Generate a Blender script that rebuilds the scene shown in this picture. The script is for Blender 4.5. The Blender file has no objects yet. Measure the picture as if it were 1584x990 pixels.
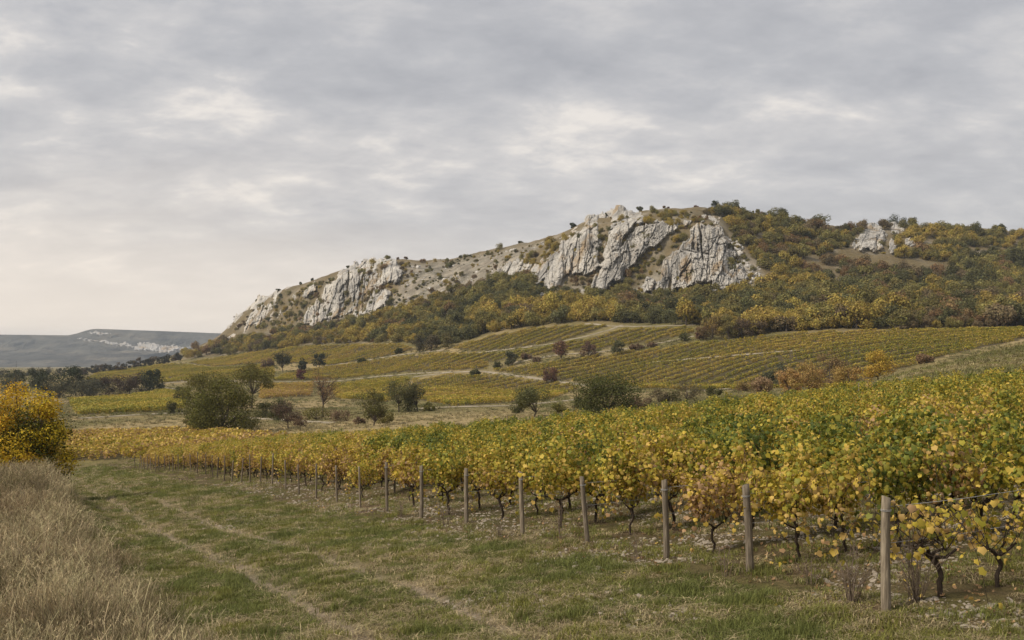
import bpy, math, random
import numpy as np
from math import radians, pi, sin, cos

random.seed(7)
RNG = np.random.default_rng(7)
S = bpy.context.scene
COL = S.collection

# ------------------------------------------------------------------ camera
# picture plane of the photograph: 1584 x 990, focal length 1540 px, level camera, horizon at row 560
F, CX, HY = 1540.0, 792.0, 560.0
cam_d = bpy.data.cameras.new('camera')
cam_d.sensor_width = 36.0
cam_d.lens = 36.0 * F / 1584.0
cam_d.shift_y = (HY - 495.0) / 1584.0
cam_d.clip_start = 0.1
cam_d.clip_end = 20000
cam = bpy.data.objects.new('camera', cam_d)
cam.location = (0, 0, 0)
cam.rotation_euler = (pi / 2, 0, 0)
COL.objects.link(cam)
S.camera = cam

# ------------------------------------------------------------------ sky, sun, exposure
SUN_EL, SUN_AZ = radians(40), radians(-116)      # azimuth from the view direction, negative = left
w = bpy.data.worlds.new('World')
S.world = w
w.use_nodes = True
nt = w.node_tree
nt.nodes.clear()


def N(t, kind, **kw):
    n = t.nodes.new(kind)
    for k, v in kw.items():
        setattr(n, k, v)
    return n


def setin(n, **kw):
    for k, v in kw.items():
        n.inputs[k.replace('_', ' ')].default_value = v
    return n


def math_node(t, op, a, b=None, c=None, clamp=False):
    n = t.nodes.new('ShaderNodeMath')
    n.operation = op
    n.use_clamp = clamp
    for i, x in enumerate((a, b, c)):
        if x is None:
            continue
        if isinstance(x, (int, float)):
            n.inputs[i].default_value = x
        else:
            t.links.new(x, n.inputs[i])
    return n.outputs[0]


def ramp(t, fac, stops, interp='LINEAR'):
    n = t.nodes.new('ShaderNodeValToRGB')
    n.color_ramp.interpolation = interp
    el = n.color_ramp.elements
    while len(el) < len(stops):
        el.new(0.5)
    for e, (p, c) in zip(el, stops):
        e.position = p
        e.color = (c[0], c[1], c[2], 1)
    if fac is not None:
        t.links.new(fac, n.inputs[0])
    return n.outputs[0]


def mixc(t, fac, a, b, blend='MIX'):
    n = t.nodes.new('ShaderNodeMix')
    n.data_type = 'RGBA'
    n.blend_type = blend
    for sock, x in ((n.inputs[0], fac), (n.inputs[6], a), (n.inputs[7], b)):
        if isinstance(x, (int, float)):
            sock.default_value = x
        elif isinstance(x, tuple):
            sock.default_value = (x[0], x[1], x[2], 1)
        else:
            t.links.new(x, sock)
    return n.outputs[2]


tc = N(nt, 'ShaderNodeTexCoord')
sep = N(nt, 'ShaderNodeSeparateXYZ')
nt.links.new(tc.outputs['Generated'], sep.inputs[0])
zc = math_node(nt, 'MAXIMUM', sep.outputs[2], 0.0)
den = math_node(nt, 'ADD', zc, 0.26)
com = N(nt, 'ShaderNodeCombineXYZ')
nt.links.new(math_node(nt, 'DIVIDE', sep.outputs[0], den), com.inputs[0])
nt.links.new(math_node(nt, 'DIVIDE', sep.outputs[1], den), com.inputs[1])
com.inputs[2].default_value = 3.7


def wnoise(scale, detail, rough, dist, loc=(0, 0, 0), sc=(1, 1, 1)):
    mp = N(nt, 'ShaderNodeMapping')
    mp.inputs['Location'].default_value = loc
    mp.inputs['Rotation'].default_value = (0, 0, radians(-24))
    mp.inputs['Scale'].default_value = sc
    nt.links.new(com.outputs[0], mp.inputs[0])
    n = N(nt, 'ShaderNodeTexNoise')
    nt.links.new(mp.outputs[0], n.inputs['Vector'])
    setin(n, Scale=scale, Detail=detail, Roughness=rough, Distortion=dist)
    return n.outputs['Fac']


n1 = wnoise(1.9, 7, 0.56, 0.12, (1.3, 0.4, 0), (0.85, 1.0, 1))
n2 = wnoise(5.6, 9, 0.62, 0.15, (5.2, 2.1, 0.6), (0.8, 1.1, 1))
cl = math_node(nt, 'ADD', math_node(nt, 'MULTIPLY', n1, 0.50), math_node(nt, 'MULTIPLY', n2, 0.50))
cloud = ramp(nt, cl, [(0.36, (0.400, 0.403, 0.424)), (0.47, (0.486, 0.484, 0.498)),
                      (0.545, (0.585, 0.571, 0.568)), (0.62, (0.80, 0.75, 0.70))])
# thin bright base of the cloud deck near the horizon, warmer on the side of the hidden sun
hor = math_node(nt, 'POWER', math_node(nt, 'SUBTRACT', 1.0, math_node(nt, 'MINIMUM', math_node(nt, 'MULTIPLY', zc, 3.2), 1.0)), 1.9)
az = math_node(nt, 'ADD', math_node(nt, 'MULTIPLY', math_node(nt, 'SUBTRACT', math_node(nt, 'MULTIPLY', sep.outputs[1], 0.5), math_node(nt, 'MULTIPLY', sep.outputs[0], 0.87)), 0.55), 0.35, clamp=True)
streak = ramp(nt, wnoise(1.1, 5, 0.55, 0.2, (9, 3, 0), (0.35, 1.0, 1)), [(0.40, (0.5, 0.5, 0.5)), (0.58, (1, 1, 1))])
hf = math_node(nt, 'MULTIPLY', math_node(nt, 'MULTIPLY', hor, math_node(nt, 'MULTIPLY', az, 1.25)), streak, clamp=True)
cloud = mixc(nt, hf, cloud, (1.05, 0.90, 0.745))
sky = N(nt, 'ShaderNodeTexSky')
sky.sky_type = 'NISHITA'
sky.sun_disc = False
sky.sun_elevation = SUN_EL
sky.sun_rotation = SUN_AZ
bg1 = N(nt, 'ShaderNodeBackground')
nt.links.new(sky.outputs[0], bg1.inputs[0])
bg1.inputs[1].default_value = 0.05
bg2 = N(nt, 'ShaderNodeBackground')
nt.links.new(cloud, bg2.inputs[0])
bg2.inputs[1].default_value = 0.465
mx = N(nt, 'ShaderNodeMixShader')
mx.inputs[0].default_value = 0.94
nt.links.new(bg1.outputs[0], mx.inputs[1])
nt.links.new(bg2.outputs[0], mx.inputs[2])
wo = N(nt, 'ShaderNodeOutputWorld')
nt.links.new(mx.outputs[0], wo.inputs[0])

sun_d = bpy.data.lights.new('sun', 'SUN')
sun_d.energy = 1.5
sun_d.angle = radians(11)
sun_d.color = (1.0, 0.90, 0.76)
sun = bpy.data.objects.new('sun', sun_d)
# direction towards the sun: (sin az, cos az) in plan
sun.rotation_euler = (pi / 2 - SUN_EL, 0, -SUN_AZ + pi)
COL.objects.link(sun)

S.view_settings.view_transform = 'Standard'
S.view_settings.look = 'None'
S.view_settings.exposure = 1.24
S.view_settings.gamma = 1.0
S.render.engine = 'CYCLES'
S.cycles.max_bounces = 5
S.cycles.diffuse_bounces = 2
S.cycles.glossy_bounces = 1
S.cycles.transmission_bounces = 3
S.cycles.volume_bounces = 0
S.cycles.transparent_max_bounces = 8
S.cycles.use_denoising = True
S.cycles.caustics_reflective = False
S.cycles.caustics_refractive = False

# ------------------------------------------------------------------ numpy noise helpers
def hashi(ix, iy, seed):
    h = (ix.astype(np.int64) * 374761393 + iy.astype(np.int64) * 668265263 + seed * 2147483647 + 12345) & 0xFFFFFFFF
    h = ((h ^ (h >> 13)) * 1274126177) & 0xFFFFFFFF
    h = ((h ^ (h >> 15)) * 2246822519) & 0xFFFFFFFF
    return ((h ^ (h >> 16)) & 0xFFFFFF) / float(0x1000000)


def gnoise(x, y, seed=0):
    x = np.asarray(x, float); y = np.asarray(y, float)
    xi = np.floor(x); yi = np.floor(y)
    fx = x - xi; fy = y - yi
    u = fx * fx * fx * (fx * (fx * 6 - 15) + 10)
    v = fy * fy * fy * (fy * (fy * 6 - 15) + 10)

    def g(dx, dy):
        a = hashi(xi + dx, yi + dy, seed) * 2 * pi
        return np.cos(a) * (fx - dx) + np.sin(a) * (fy - dy)
    a = g(0, 0) * (1 - u) + g(1, 0) * u
    b = g(0, 1) * (1 - u) + g(1, 1) * u
    return (a * (1 - v) + b * v) * 1.5


def fbm(x, y, seed=0, octv=4, gain=0.5):
    r = 0; a = 1.0; f = 1.0
    for o in range(octv):
        r = r + a * gnoise(np.asarray(x) * f, np.asarray(y) * f, seed + o * 17)
        a *= gain; f *= 2.03
    return r


def worley(x, y, seed=0):
    """nearest feature: F1, F2, cell random (3), offset to the cell point"""
    x = np.asarray(x, float); y = np.asarray(y, float)
    xi = np.floor(x); yi = np.floor(y)
    f1 = np.full(x.shape, 9.0); f2 = np.full(x.shape, 9.0)
    r1 = np.zeros(x.shape); r2 = np.zeros(x.shape); r3 = np.zeros(x.shape)
    ox = np.zeros(x.shape); oy = np.zeros(x.shape)
    for dx in (-1, 0, 1):
        for dy in (-1, 0, 1):
            cx = xi + dx; cy = yi + dy
            qx = x - (cx + hashi(cx, cy, seed)); qy = y - (cy + hashi(cx, cy, seed + 5))
            d = np.hypot(qx, qy)
            m = d < f1
            f2 = np.where(m, f1, np.minimum(f2, d))
            f1 = np.where(m, d, f1)
            r1 = np.where(m, hashi(cx, cy, seed + 9), r1)
            r2 = np.where(m, hashi(cx, cy, seed + 13), r2)
            r3 = np.where(m, hashi(cx, cy, seed + 21), r3)
            ox = np.where(m, qx, ox); oy = np.where(m, qy, oy)
    return f1, f2, r1, r2, r3, ox, oy


def sstep(a, b, x):
    t = np.clip((np.asarray(x, float) - a) / (b - a), 0, 1)
    return t * t * (3 - 2 * t)


def inpoly(x, y, poly):
    x = np.asarray(x, float); y = np.asarray(y, float)
    r = np.zeros(x.shape, bool)
    n = len(poly)
    for i in range(n):
        x0, y0 = poly[i]; x1, y1 = poly[(i + 1) % n]
        if y0 == y1:
            continue
        c = ((y0 > y) != (y1 > y)) & (x < (x1 - x0) * (y - y0) / (y1 - y0) + x0)
        r ^= c
    return r


def polydist(x, y, poly):
    """signed distance to a polygon, positive inside"""
    d = np.full(np.shape(x), 1e9)
    n = len(poly)
    for i in range(n):
        ax, ay = poly[i]; bx, by = poly[(i + 1) % n]
        ex, ey = bx - ax, by - ay
        t = np.clip(((x - ax) * ex + (y - ay) * ey) / (ex * ex + ey * ey + 1e-9), 0, 1)
        d = np.minimum(d, np.hypot(x - ax - t * ex, y - ay - t * ey))
    return np.where(inpoly(x, y, poly), d, -d)


# ------------------------------------------------------------------ terrain
# vineyard frame: u runs along the vine rows (away to the right), v along the line of end posts
UX, UY = 0.8983, 0.4394
VX, VY = -0.4394, 0.8983
P0 = (4.81, 12.83)                                # foot of the nearest end post


def st(x, y):
    return (x - P0[0]) * VX + (y - P0[1]) * VY, (x - P0[0]) * UX + (y - P0[1]) * UY


RUTS = ((-5.7, 0.24, 0.10), (-3.9, 0.22, 0.095))


def rut_mask(s, t):
    m = 0
    for c, wd, dp in RUTS:
        cc = c + 0.14 * np.sin(s * 0.09 + 0.8)
        m = m + np.exp(-((t - cc) / wd) ** 2) * dp / 0.10
    return m


def z_near(x, y):
    s, t = st(x, y)
    z = -3.196 + 0.1027 * x - 0.039 * y
    z = z + 1.5 * sstep(-6.6, -9.6, t) * sstep(9, 44, s)
    z = z + 0.28 * sstep(-7.4, -9.5, t)
    z = z - 0.09 * rut_mask(s, t) * (t < 0)
    z = z + 0.10 * sstep(-1.6, 0.4, t) * (0.5 + gnoise(s * 0.25, t * 0.25, 3))
    z = z + 0.06 * fbm(x * 0.45, y * 0.45, 11, 3) + 0.16 * fbm(x * 0.07, y * 0.07, 12, 2)
    return z


# ground knots by picture column: (row, depth) pairs from the meadow beyond the vines up to the ridge
KN = {
    -800: [(660, 200), (628, 330), (605, 450), (592, 600), (584, 800), (578, 1100), (575, 1400), (573, 1700), (572, 2000)],
    0: [(655, 200), (625, 330), (602, 450), (590, 600), (583, 800), (578, 1100), (575, 1400), (573, 1700), (572, 2000)],
    120: [(672, 190), (640, 280), (612, 400), (596, 540), (585, 720), (577, 950), (574, 1150), (573, 1350), (573, 1600)],
    200: [(672, 190), (645, 260), (620, 370), (600, 520), (585, 720), (572, 950), (568, 1050), (567, 1150), (568, 1300)],
    280: [(672, 185), (648, 250), (620, 360), (595, 520), (572, 740), (556, 930), (552, 1020), (549, 1080), (549, 1150)],
    345: [(670, 180), (650, 240), (620, 350), (590, 520), (565, 750), (551, 900), (523, 1035), (519, 1055), (518, 1090)],
    375: [(669, 178), (648, 240), (618, 350), (590, 505), (563, 720), (547, 870), (513, 1005), (486, 1045), (482, 1080)],
    420: [(667, 177), (646, 240), (617, 350), (590, 485), (561, 680), (542, 830), (508, 965), (462, 1005), (456, 1040)],
    480: [(665, 175), (645, 240), (615, 350), (590, 470), (560, 640), (536, 780), (503, 905), (440, 945), (434, 985)],
    540: [(662, 172), (642, 235), (612, 340), (585, 460), (557, 605), (533, 735), (490, 865), (421, 910), (415, 950)],
    600: [(660, 170), (640, 230), (610, 330), (580, 450), (555, 570), (531, 690), (472, 825), (412, 880), (403, 930)],
    700: [(655, 165), (635, 230), (605, 315), (578, 410), (550, 520), (532, 605), (465, 750), (420, 840), (402, 930)],
    800: [(650, 160), (635, 215), (610, 285), (580, 370), (545, 470), (510, 590), (430, 705), (392, 770), (380, 860)],
    860: [(645, 155), (630, 210), (606, 275), (575, 360), (538, 465), (502, 575), (443, 655), (385, 705), (367, 790)],
    920: [(640, 150), (624, 205), (602, 270), (570, 355), (530, 465), (498, 560), (447, 640), (348, 685), (338, 730)],
    1000: [(632, 145), (615, 200), (600, 260), (572, 330), (537, 430), (502, 540), (455, 620), (337, 675), (328, 740)],
    1100: [(628, 135), (612, 190), (600, 245), (572, 305), (540, 380), (505, 500), (450, 600), (340, 652), (324, 720)],
    1200: [(618, 125), (608, 180), (600, 225), (570, 290), (540, 360), (513, 450), (450, 575), (395, 640), (336, 740)],
    1300: [(605, 115), (603, 160), (598, 210), (570, 270), (540, 340), (511, 430), (450, 560), (402, 645), (354, 760)],
    1400: [(592, 90), (577, 125), (583, 200), (562, 260), (535, 330), (510, 420), (450, 560), (398, 660), (350, 780)],
    1490: [(585, 85), (556, 135), (562, 200), (545, 265), (526, 340), (508, 425), (450, 565), (400, 670), (356, 790)],
    1584: [(578, 85), (529, 150), (535, 200), (528, 280), (518, 350), (506, 430), (450, 570), (402, 680), (360, 800)],
    2400: [(570, 85), (520, 150), (528, 200), (522, 280), (514, 350), (504, 430), (450, 570), (405, 680), (365, 800)],
}
PXA = np.arange(-800, 2404, 4.0)
DA = np.geomspace(1.5, 5000.0, 1000)


def edge_d(px):
    return np.interp(px, [-800, 110, 300, 560, 680, 792, 1584, 2400], [132, 132, 124, 88, 74, 66, 62, 62])


def pchip(xk, yk, x):
    h = np.diff(xk); dl = np.diff(yk) / h
    m = np.zeros(len(xk))
    for i in range(1, len(xk) - 1):
        if dl[i - 1] * dl[i] > 0:
            w1 = 2 * h[i] + h[i - 1]; w2 = h[i] + 2 * h[i - 1]
            m[i] = (w1 + w2) / (w1 / dl[i - 1] + w2 / dl[i])
    m[0] = dl[0]; m[-1] = dl[-1]
    i = np.clip(np.searchsorted(xk, x) - 1, 0, len(h) - 1)
    t = (x - xk[i]) / h[i]
    return ((2 * t**3 - 3 * t**2 + 1) * yk[i] + (t**3 - 2 * t**2 + t) * h[i] * m[i]
            + (-2 * t**3 + 3 * t**2) * yk[i + 1] + (t**3 - t**2) * h[i] * m[i + 1])


def build_table():
    keys = sorted(KN)
    arr = np.array([[(k[0], k[1]) for k in KN[q]] for q in keys], float)   # (cols, 9, 2)
    for c_, q in enumerate(keys):                                           # fields lie on a steeper apron at the hill foot
        if q >= 420:
            w_ = min(1.0, (q - 345) / 300.0)
            d2, d5 = arr[c_, 2, 1], arr[c_, 5, 1]
            n2, n5 = d2 + 0.24 * w_ * (d5 - d2), d5 - 0.24 * w_ * (d5 - d2)
            for j in (2, 3, 4, 5):
                arr[c_, j, 1] = n2 + (arr[c_, j, 1] - d2) / (d5 - d2) * (n5 - n2)
    kd = np.zeros((len(PXA), 9)); kz = np.zeros((len(PXA), 9))
    gk = np.exp(-0.5 * (np.arange(-8, 9) / 3.0) ** 2); gk /= gk.sum()
    for j in range(9):
        d = np.interp(PXA, keys, arr[:, j, 1]); r = np.interp(PXA, keys, arr[:, j, 0])
        d = np.convolve(np.pad(d, 8, 'edge'), gk, 'valid'); r = np.convolve(np.pad(r, 8, 'edge'), gk, 'valid')
        kd[:, j] = d; kz[:, j] = (HY - r) / F * d
    Z = np.zeros((len(PXA), len(DA)))
    for i, px in enumerate(PXA):
        tan = (px - CX) / F
        ed = float(edge_d(px))
        zn = float(z_near(np.array(tan * ed), np.array(ed)))
        dr, zr = kd[i, 8], kz[i, 8]
        xk = [ed]; yk = [zn]
        for d, z in zip(kd[i], kz[i]):
            if d > xk[-1] + 12:
                xk.append(d); yk.append(z)
        xk += [dr + 120, dr + 700, 3200, 5200]
        yk += [zr - 2 if zr > 5 else zr - 0.4, zr * 0.75 - 4 if zr > 5 else -16, -20, -22]
        far = pchip(np.array(xk), np.array(yk), np.clip(DA, ed, 5200))
        x = tan * DA
        near = z_near(x, DA)
        wt = sstep(ed - 6, ed + 14, DA)
        amp = sstep(150, 600, DA)
        far = far + fbm(x * 0.02, DA * 0.02, 31, 4) * (0.25 + 1.3 * amp) * sstep(ed, ed + 60, DA)
        hill = sstep(0, 60, DA - kd[i, 5]) * sstep(20, -40, DA - dr - 60) * sstep(300, 380, px)
        far = far + hill * fbm(x * 0.055, DA * 0.055, 41, 4) * 1.5
        Z[i] = near * (1 - wt) + far * wt
    return Z, kd


ZT, KD = build_table()
LD0, LDR = math.log(DA[0]), math.log(DA[-1] / DA[0]) / (len(DA) - 1)


def zt_pd(px, d):
    fi = np.clip((np.asarray(px, float) - PXA[0]) / 4.0, 0, len(PXA) - 1.001)
    fj = np.clip((np.log(np.maximum(d, DA[0])) - LD0) / LDR, 0, len(DA) - 1.001)
    i = fi.astype(int); j = fj.astype(int); a = fi - i; b = fj - j
    return (ZT[i, j] * (1 - a) * (1 - b) + ZT[i + 1, j] * a * (1 - b) + ZT[i, j + 1] * (1 - a) * b + ZT[i + 1, j + 1] * a * b)


def zg(x, y):
    """ground height anywhere"""
    x = np.asarray(x, float); y = np.asarray(y, float)
    r = np.hypot(x, y)
    d = np.maximum(y, 0.5 * r)
    px = CX + F * np.clip(x / np.maximum(d, 1e-6), -1.03, 1.04)
    z = zt_pd(px, d)
    ez = z_near(x, y)
    wn = sstep(0, -6, d - edge_d(px)) * (np.abs(x) < 1.0 * np.maximum(y, 0))
    return np.where(wn > 0.999, ez, z)


def cast(px, py, dmin=5.0, dmax=1500.0):
    """depth where the sight line of picture point (px, py) meets the ground; nan when it does not"""
    px = np.atleast_1d(np.asarray(px, float)); py = np.atleast_1d(np.asarray(py, float))
    sel = (DA >= dmin) & (DA <= dmax)
    dd = DA[sel]
    out = np.full(px.shape, np.nan)
    for c in range(0, len(px), 4000):
        p = px[c:c + 4000]; q = py[c:c + 4000]
        zz = zt_pd(p[:, None], dd[None, :])
        zr = ((HY - q) / F)[:, None] * dd[None, :]
        hit = zz >= zr
        any_ = hit.any(1)
        k = hit.argmax(1)
        k0 = np.maximum(k - 1, 0)
        ii = np.arange(len(p))
        g0 = zz[ii, k0] - zr[ii, k0]; g1 = zz[ii, k] - zr[ii, k]
        t = np.where(np.abs(g1 - g0) > 1e-9, -g0 / (g1 - g0 + 1e-12), 0)
        dk = dd[k0] + (dd[k] - dd[k0]) * np.clip(t, 0, 1)
        out[c:c + 4000] = np.where(any_, dk, np.nan)
    return out


def world(px, d):
    px = np.asarray(px, float)
    x = (px - CX) / F * d
    return x, d, zg(x, d)


def project(x, y, z):
    return CX + F * x / y, HY - F * z / y


# ------------------------------------------------------------------ mesh helpers
def link(o, parent=None):
    COL.objects.link(o)
    if parent is not None:
        o.parent = parent
    return o


def mesh_np(name, v, quads=None, tris=None, mat=None, smooth=False, fattr=None, vattr=None, vcol=None):
    m = bpy.data.meshes.new(name)
    v = np.asarray(v, np.float32)
    nq = 0 if quads is None else len(quads); ntr = 0 if tris is None else len(tris)
    m.vertices.add(len(v)); m.vertices.foreach_set('co', v.ravel())
    loops = []
    starts = []
    pos = 0
    if nq:
        q = np.asarray(quads, np.int32); loops.append(q.ravel()); starts.append(np.arange(nq) * 4); pos = nq * 4
    if ntr:
        t = np.asarray(tris, np.int32); loops.append(t.ravel()); starts.append(pos + np.arange(ntr) * 3)
    L = np.concatenate(loops).astype(np.int32); P = np.concatenate(starts).astype(np.int32)
    m.loops.add(len(L)); m.loops.foreach_set('vertex_index', L)
    m.polygons.add(len(P)); m.polygons.foreach_set('loop_start', P)
    if smooth:
        m.polygons.foreach_set('use_smooth', np.ones(len(P), bool))
    for k, a in (fattr or {}).items():
        at = m.attributes.new(k, 'FLOAT', 'FACE'); at.data.foreach_set('value', np.asarray(a, np.float32))
    for k, a in (vattr or {}).items():
        at = m.attributes.new(k, 'FLOAT', 'POINT'); at.data.foreach_set('value', np.asarray(a, np.float32))
    for k, a in (vcol or {}).items():
        a = np.asarray(a, np.float32)
        at = m.attributes.new(k, 'FLOAT_COLOR', 'POINT')
        at.data.foreach_set('color', np.concatenate([a, np.ones((len(a), 1), np.float32)], 1).ravel())
    m.update(calc_edges=True)
    if mat:
        m.materials.append(mat)
    return m


class Geo:
    """collects tubes, boxes and cards as one mesh"""
    def __init__(self):
        self.v = []; self.q = []; self.t = []; self.n = 0; self.rq = []; self.rt = []; self.mq = []; self.mt = []

    def add(self, v, q=None, t=None, r=None, mi=0):
        v = np.asarray(v, float)
        if q is not None and len(q):
            self.q.append(np.asarray(q, int) + self.n)
            self.rq.append(np.full(len(q), RNG.random()) if r is None else np.asarray(r)); self.mq.append(np.full(len(q), mi))
        if t is not None and len(t):
            self.t.append(np.asarray(t, int) + self.n)
            self.rt.append(np.full(len(t), RNG.random()) if r is None else np.asarray(r)); self.mt.append(np.full(len(t), mi))
        self.v.append(v); self.n += len(v)

    def tube(self, pts, rad, sides=6, mi=0, cap=True):
        pts = np.asarray(pts, float); n = len(pts)
        rad = np.broadcast_to(np.asarray(rad, float), (n,))
        tg = np.gradient(pts, axis=0); tg /= np.linalg.norm(tg, axis=1)[:, None] + 1e-9
        ref = np.array([0.0, 0, 1]) if abs(tg[0, 2]) < 0.9 else np.array([1.0, 0, 0])
        a = np.cross(tg, ref); a /= np.linalg.norm(a, axis=1)[:, None] + 1e-9
        b = np.cross(tg, a)
        ang = np.arange(sides) * 2 * pi / sides
        v = (pts[:, None, :] + rad[:, None, None] * (np.cos(ang)[None, :, None] * a[:, None, :] + np.sin(ang)[None, :, None] * b[:, None, :])).reshape(-1, 3)
        q = []
        for i in range(n - 1):
            for k in range(sides):
                k2 = (k + 1) % sides
                q.append((i * sides + k, i * sides + k2, (i + 1) * sides + k2, (i + 1) * sides + k))
        t = []
        if cap:
            v = np.concatenate([v, pts[-1:]]); c = len(v) - 1
            t = [((n - 1) * sides + k, (n - 1) * sides + (k + 1) % sides, c) for k in range(sides)]
        self.add(v, q, t, mi=mi)

    def mesh(self, name, mats, smooth=False):
        v = np.concatenate(self.v)
        q = np.concatenate(self.q) if self.q else None
        t = np.concatenate(self.t) if self.t else None
        r = np.concatenate(self.rq + self.rt)
        m = mesh_np(name, v, q, t, None, smooth, {'rnd': r})
        for x in (mats if isinstance(mats, (list, tuple)) else [mats]):
            m.materials.append(x)
        mi = np.concatenate(self.mq + self.mt).astype(np.int32)
        if mi.any():
            m.polygons.foreach_set('material_index', mi)
        return m


def cards(C, Nn, size, rng, aspect=0.8, fold=0.25):
    """leaf cards: pointed, slightly folded four-corner leaves; returns verts, quads"""
    n = len(C)
    Nn = Nn / (np.linalg.norm(Nn, axis=1)[:, None] + 1e-9)
    r = rng.normal(size=(n, 3))
    a = np.cross(Nn, r); a /= np.linalg.norm(a, axis=1)[:, None] + 1e-9
    b = np.cross(Nn, a)
    s = np.broadcast_to(size, (n,))[:, None]
    f = Nn * s * fold * rng.uniform(-1, 1, (n, 1))
    v = np.stack([C - a * s * 0.5, C - b * s * 0.5 * aspect + f - a * s * 0.08, C + a * s * 0.5, C + b * s * 0.5 * aspect + f + a * s * 0.06], 1).reshape(-1, 3)
    q = np.arange(n * 4).reshape(n, 4)
    return v, q


def obj(name, mesh, parent=None, label=None, cat=None, group=None, kind=None):
    o = bpy.data.objects.new(name, mesh)
    link(o, parent)
    tag(o, label, cat, group, kind)
    return o


def tag(o, label=None, cat=None, group=None, kind=None):
    if label: o['label'] = label
    if cat: o['category'] = cat
    if group: o['group'] = group
    if kind: o['kind'] = kind
    return o


def empty(name, loc, label=None, cat=None, group=None, rz=0.0, sc=1.0):
    o = bpy.data.objects.new(name, None)
    o.empty_display_size = 0.2
    o.location = loc
    o.rotation_euler = (0, 0, rz)
    o.scale = (sc, sc, sc) if isinstance(sc, (int, float)) else sc
    link(o)
    return tag(o, label, cat, group)


ORD = ['', 'first', 'second', 'third', 'fourth', 'fifth', 'sixth', 'seventh', 'eighth', 'ninth', 'tenth', 'eleventh', 'twelfth',
       'thirteenth', 'fourteenth', 'fifteenth', 'sixteenth', 'seventeenth', 'eighteenth', 'nineteenth', 'twentieth']


def ordinal(n):
    if n <= 20: return ORD[n]
    tens = {2: 'twenty', 3: 'thirty', 4: 'forty', 5: 'fifty', 6: 'sixty'}
    te = {2: 'twentieth', 3: 'thirtieth', 4: 'fortieth', 5: 'fiftieth', 6: 'sixtieth'}
    return te[n // 10] if n % 10 == 0 else tens[n // 10] + '-' + ORD[n % 10]


# ------------------------------------------------------------------ materials
def new_mat(name):
    m = bpy.data.materials.new(name)
    m.use_nodes = True
    t = m.node_tree
    t.nodes.clear()
    return m, t


def finish(t, col, rough=0.85, normal=None, transl=0.0, spec=0.25, tcol=None):
    p = N(t, 'ShaderNodeBsdfPrincipled')
    p.inputs['Roughness'].default_value = rough
    p.inputs['Specular IOR Level'].default_value = spec
    t.links.new(col, p.inputs['Base Color'])
    if normal is not None:
        t.links.new(normal, p.inputs['Normal'])
    o = N(t, 'ShaderNodeOutputMaterial')
    if transl:
        tr = N(t, 'ShaderNodeBsdfTranslucent')
        t.links.new(tcol if tcol is not None else col, tr.inputs[0])
        mx_ = N(t, 'ShaderNodeMixShader')
        mx_.inputs[0].default_value = transl
        t.links.new(p.outputs[0], mx_.inputs[1]); t.links.new(tr.outputs[0], mx_.inputs[2])
        t.links.new(mx_.outputs[0], o.inputs[0])
    else:
        t.links.new(p.outputs[0], o.inputs[0])


def attr(t, name, kind='GEOMETRY'):
    n = N(t, 'ShaderNodeAttribute')
    n.attribute_type = kind
    n.attribute_name = name
    return n


def tnoise(t, scale, detail=4, rough=0.55, vec=None, mscale=None, dist=0.0):
    n = N(t, 'ShaderNodeTexNoise')
    setin(n, Scale=scale, Detail=detail, Roughness=rough, Distortion=dist)
    if vec is None:
        vec = N(t, 'ShaderNodeTexCoord').outputs['Object']
    if mscale is not None:
        mp = N(t, 'ShaderNodeMapping')
        mp.inputs['Scale'].default_value = mscale
        t.links.new(vec, mp.inputs[0]); vec = mp.outputs[0]
    t.links.new(vec, n.inputs['Vector'])
    return n.outputs['Fac']


def bump(t, h, strength=0.5, dist=0.1):
    b = N(t, 'ShaderNodeBump')
    b.inputs['Strength'].default_value = strength
    b.inputs['Distance'].default_value = dist
    t.links.new(h, b.inputs['Height'])
    return b.outputs[0]


def mat_leaf(name, transl=0.25, vary=1.0):
    """foliage: colour of the plant ('tint'), varied leaf by leaf"""
    m, t = new_mat(name)
    ti = attr(t, 'tint', 'INSTANCER'); r = attr(t, 'rnd')
    h = N(t, 'ShaderNodeHueSaturation')
    t.links.new(math_node(t, 'MULTIPLY_ADD', r.outputs['Fac'], -0.05 * vary, 0.5 + 0.025 * vary), h.inputs['Hue'])
    fr = math_node(t, 'FRACT', math_node(t, 'MULTIPLY', r.outputs['Fac'], 17.3))
    t.links.new(math_node(t, 'MULTIPLY_ADD', fr, 0.85 * vary, 1.0 - 0.42 * vary), h.inputs['Value'])
    h.inputs['Saturation'].default_value = 1.0
    t.links.new(ti.outputs['Color'], h.inputs['Color'])
    finish(t, h.outputs[0], 0.75, None, transl, 0.08)
    return m


def mat_vine():
    m, t = new_mat('vine_leaf')
    ag = attr(t, 'age', 'INSTANCER'); r = attr(t, 'rnd'); r2 = attr(t, 'low')
    f = math_node(t, 'ADD', ag.outputs['Fac'], math_node(t, 'MULTIPLY_ADD', r.outputs['Fac'], 0.60, -0.30))
    f = math_node(t, 'ADD', f, r2.outputs['Fac'], clamp=True)
    c = ramp(t, f, [(0.0, (0.105, 0.140, 0.028)), (0.28, (0.215, 0.235, 0.038)), (0.48, (0.385, 0.340, 0.046)),
                    (0.66, (0.57, 0.425, 0.060)), (0.84, (0.62, 0.430, 0.110)), (1.0, (0.42, 0.265, 0.135))])
    fr = math_node(t, 'FRACT', math_node(t, 'MULTIPLY', r.outputs['Fac'], 23.7))
    h = N(t, 'ShaderNodeHueSaturation')
    t.links.new(math_node(t, 'MULTIPLY_ADD', fr, 0.56, 0.70), h.inputs['Value'])
    t.links.new(c, h.inputs['Color'])
    finish(t, h.outputs[0], 0.55, None, 0.36, 0.3)
    return m


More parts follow.
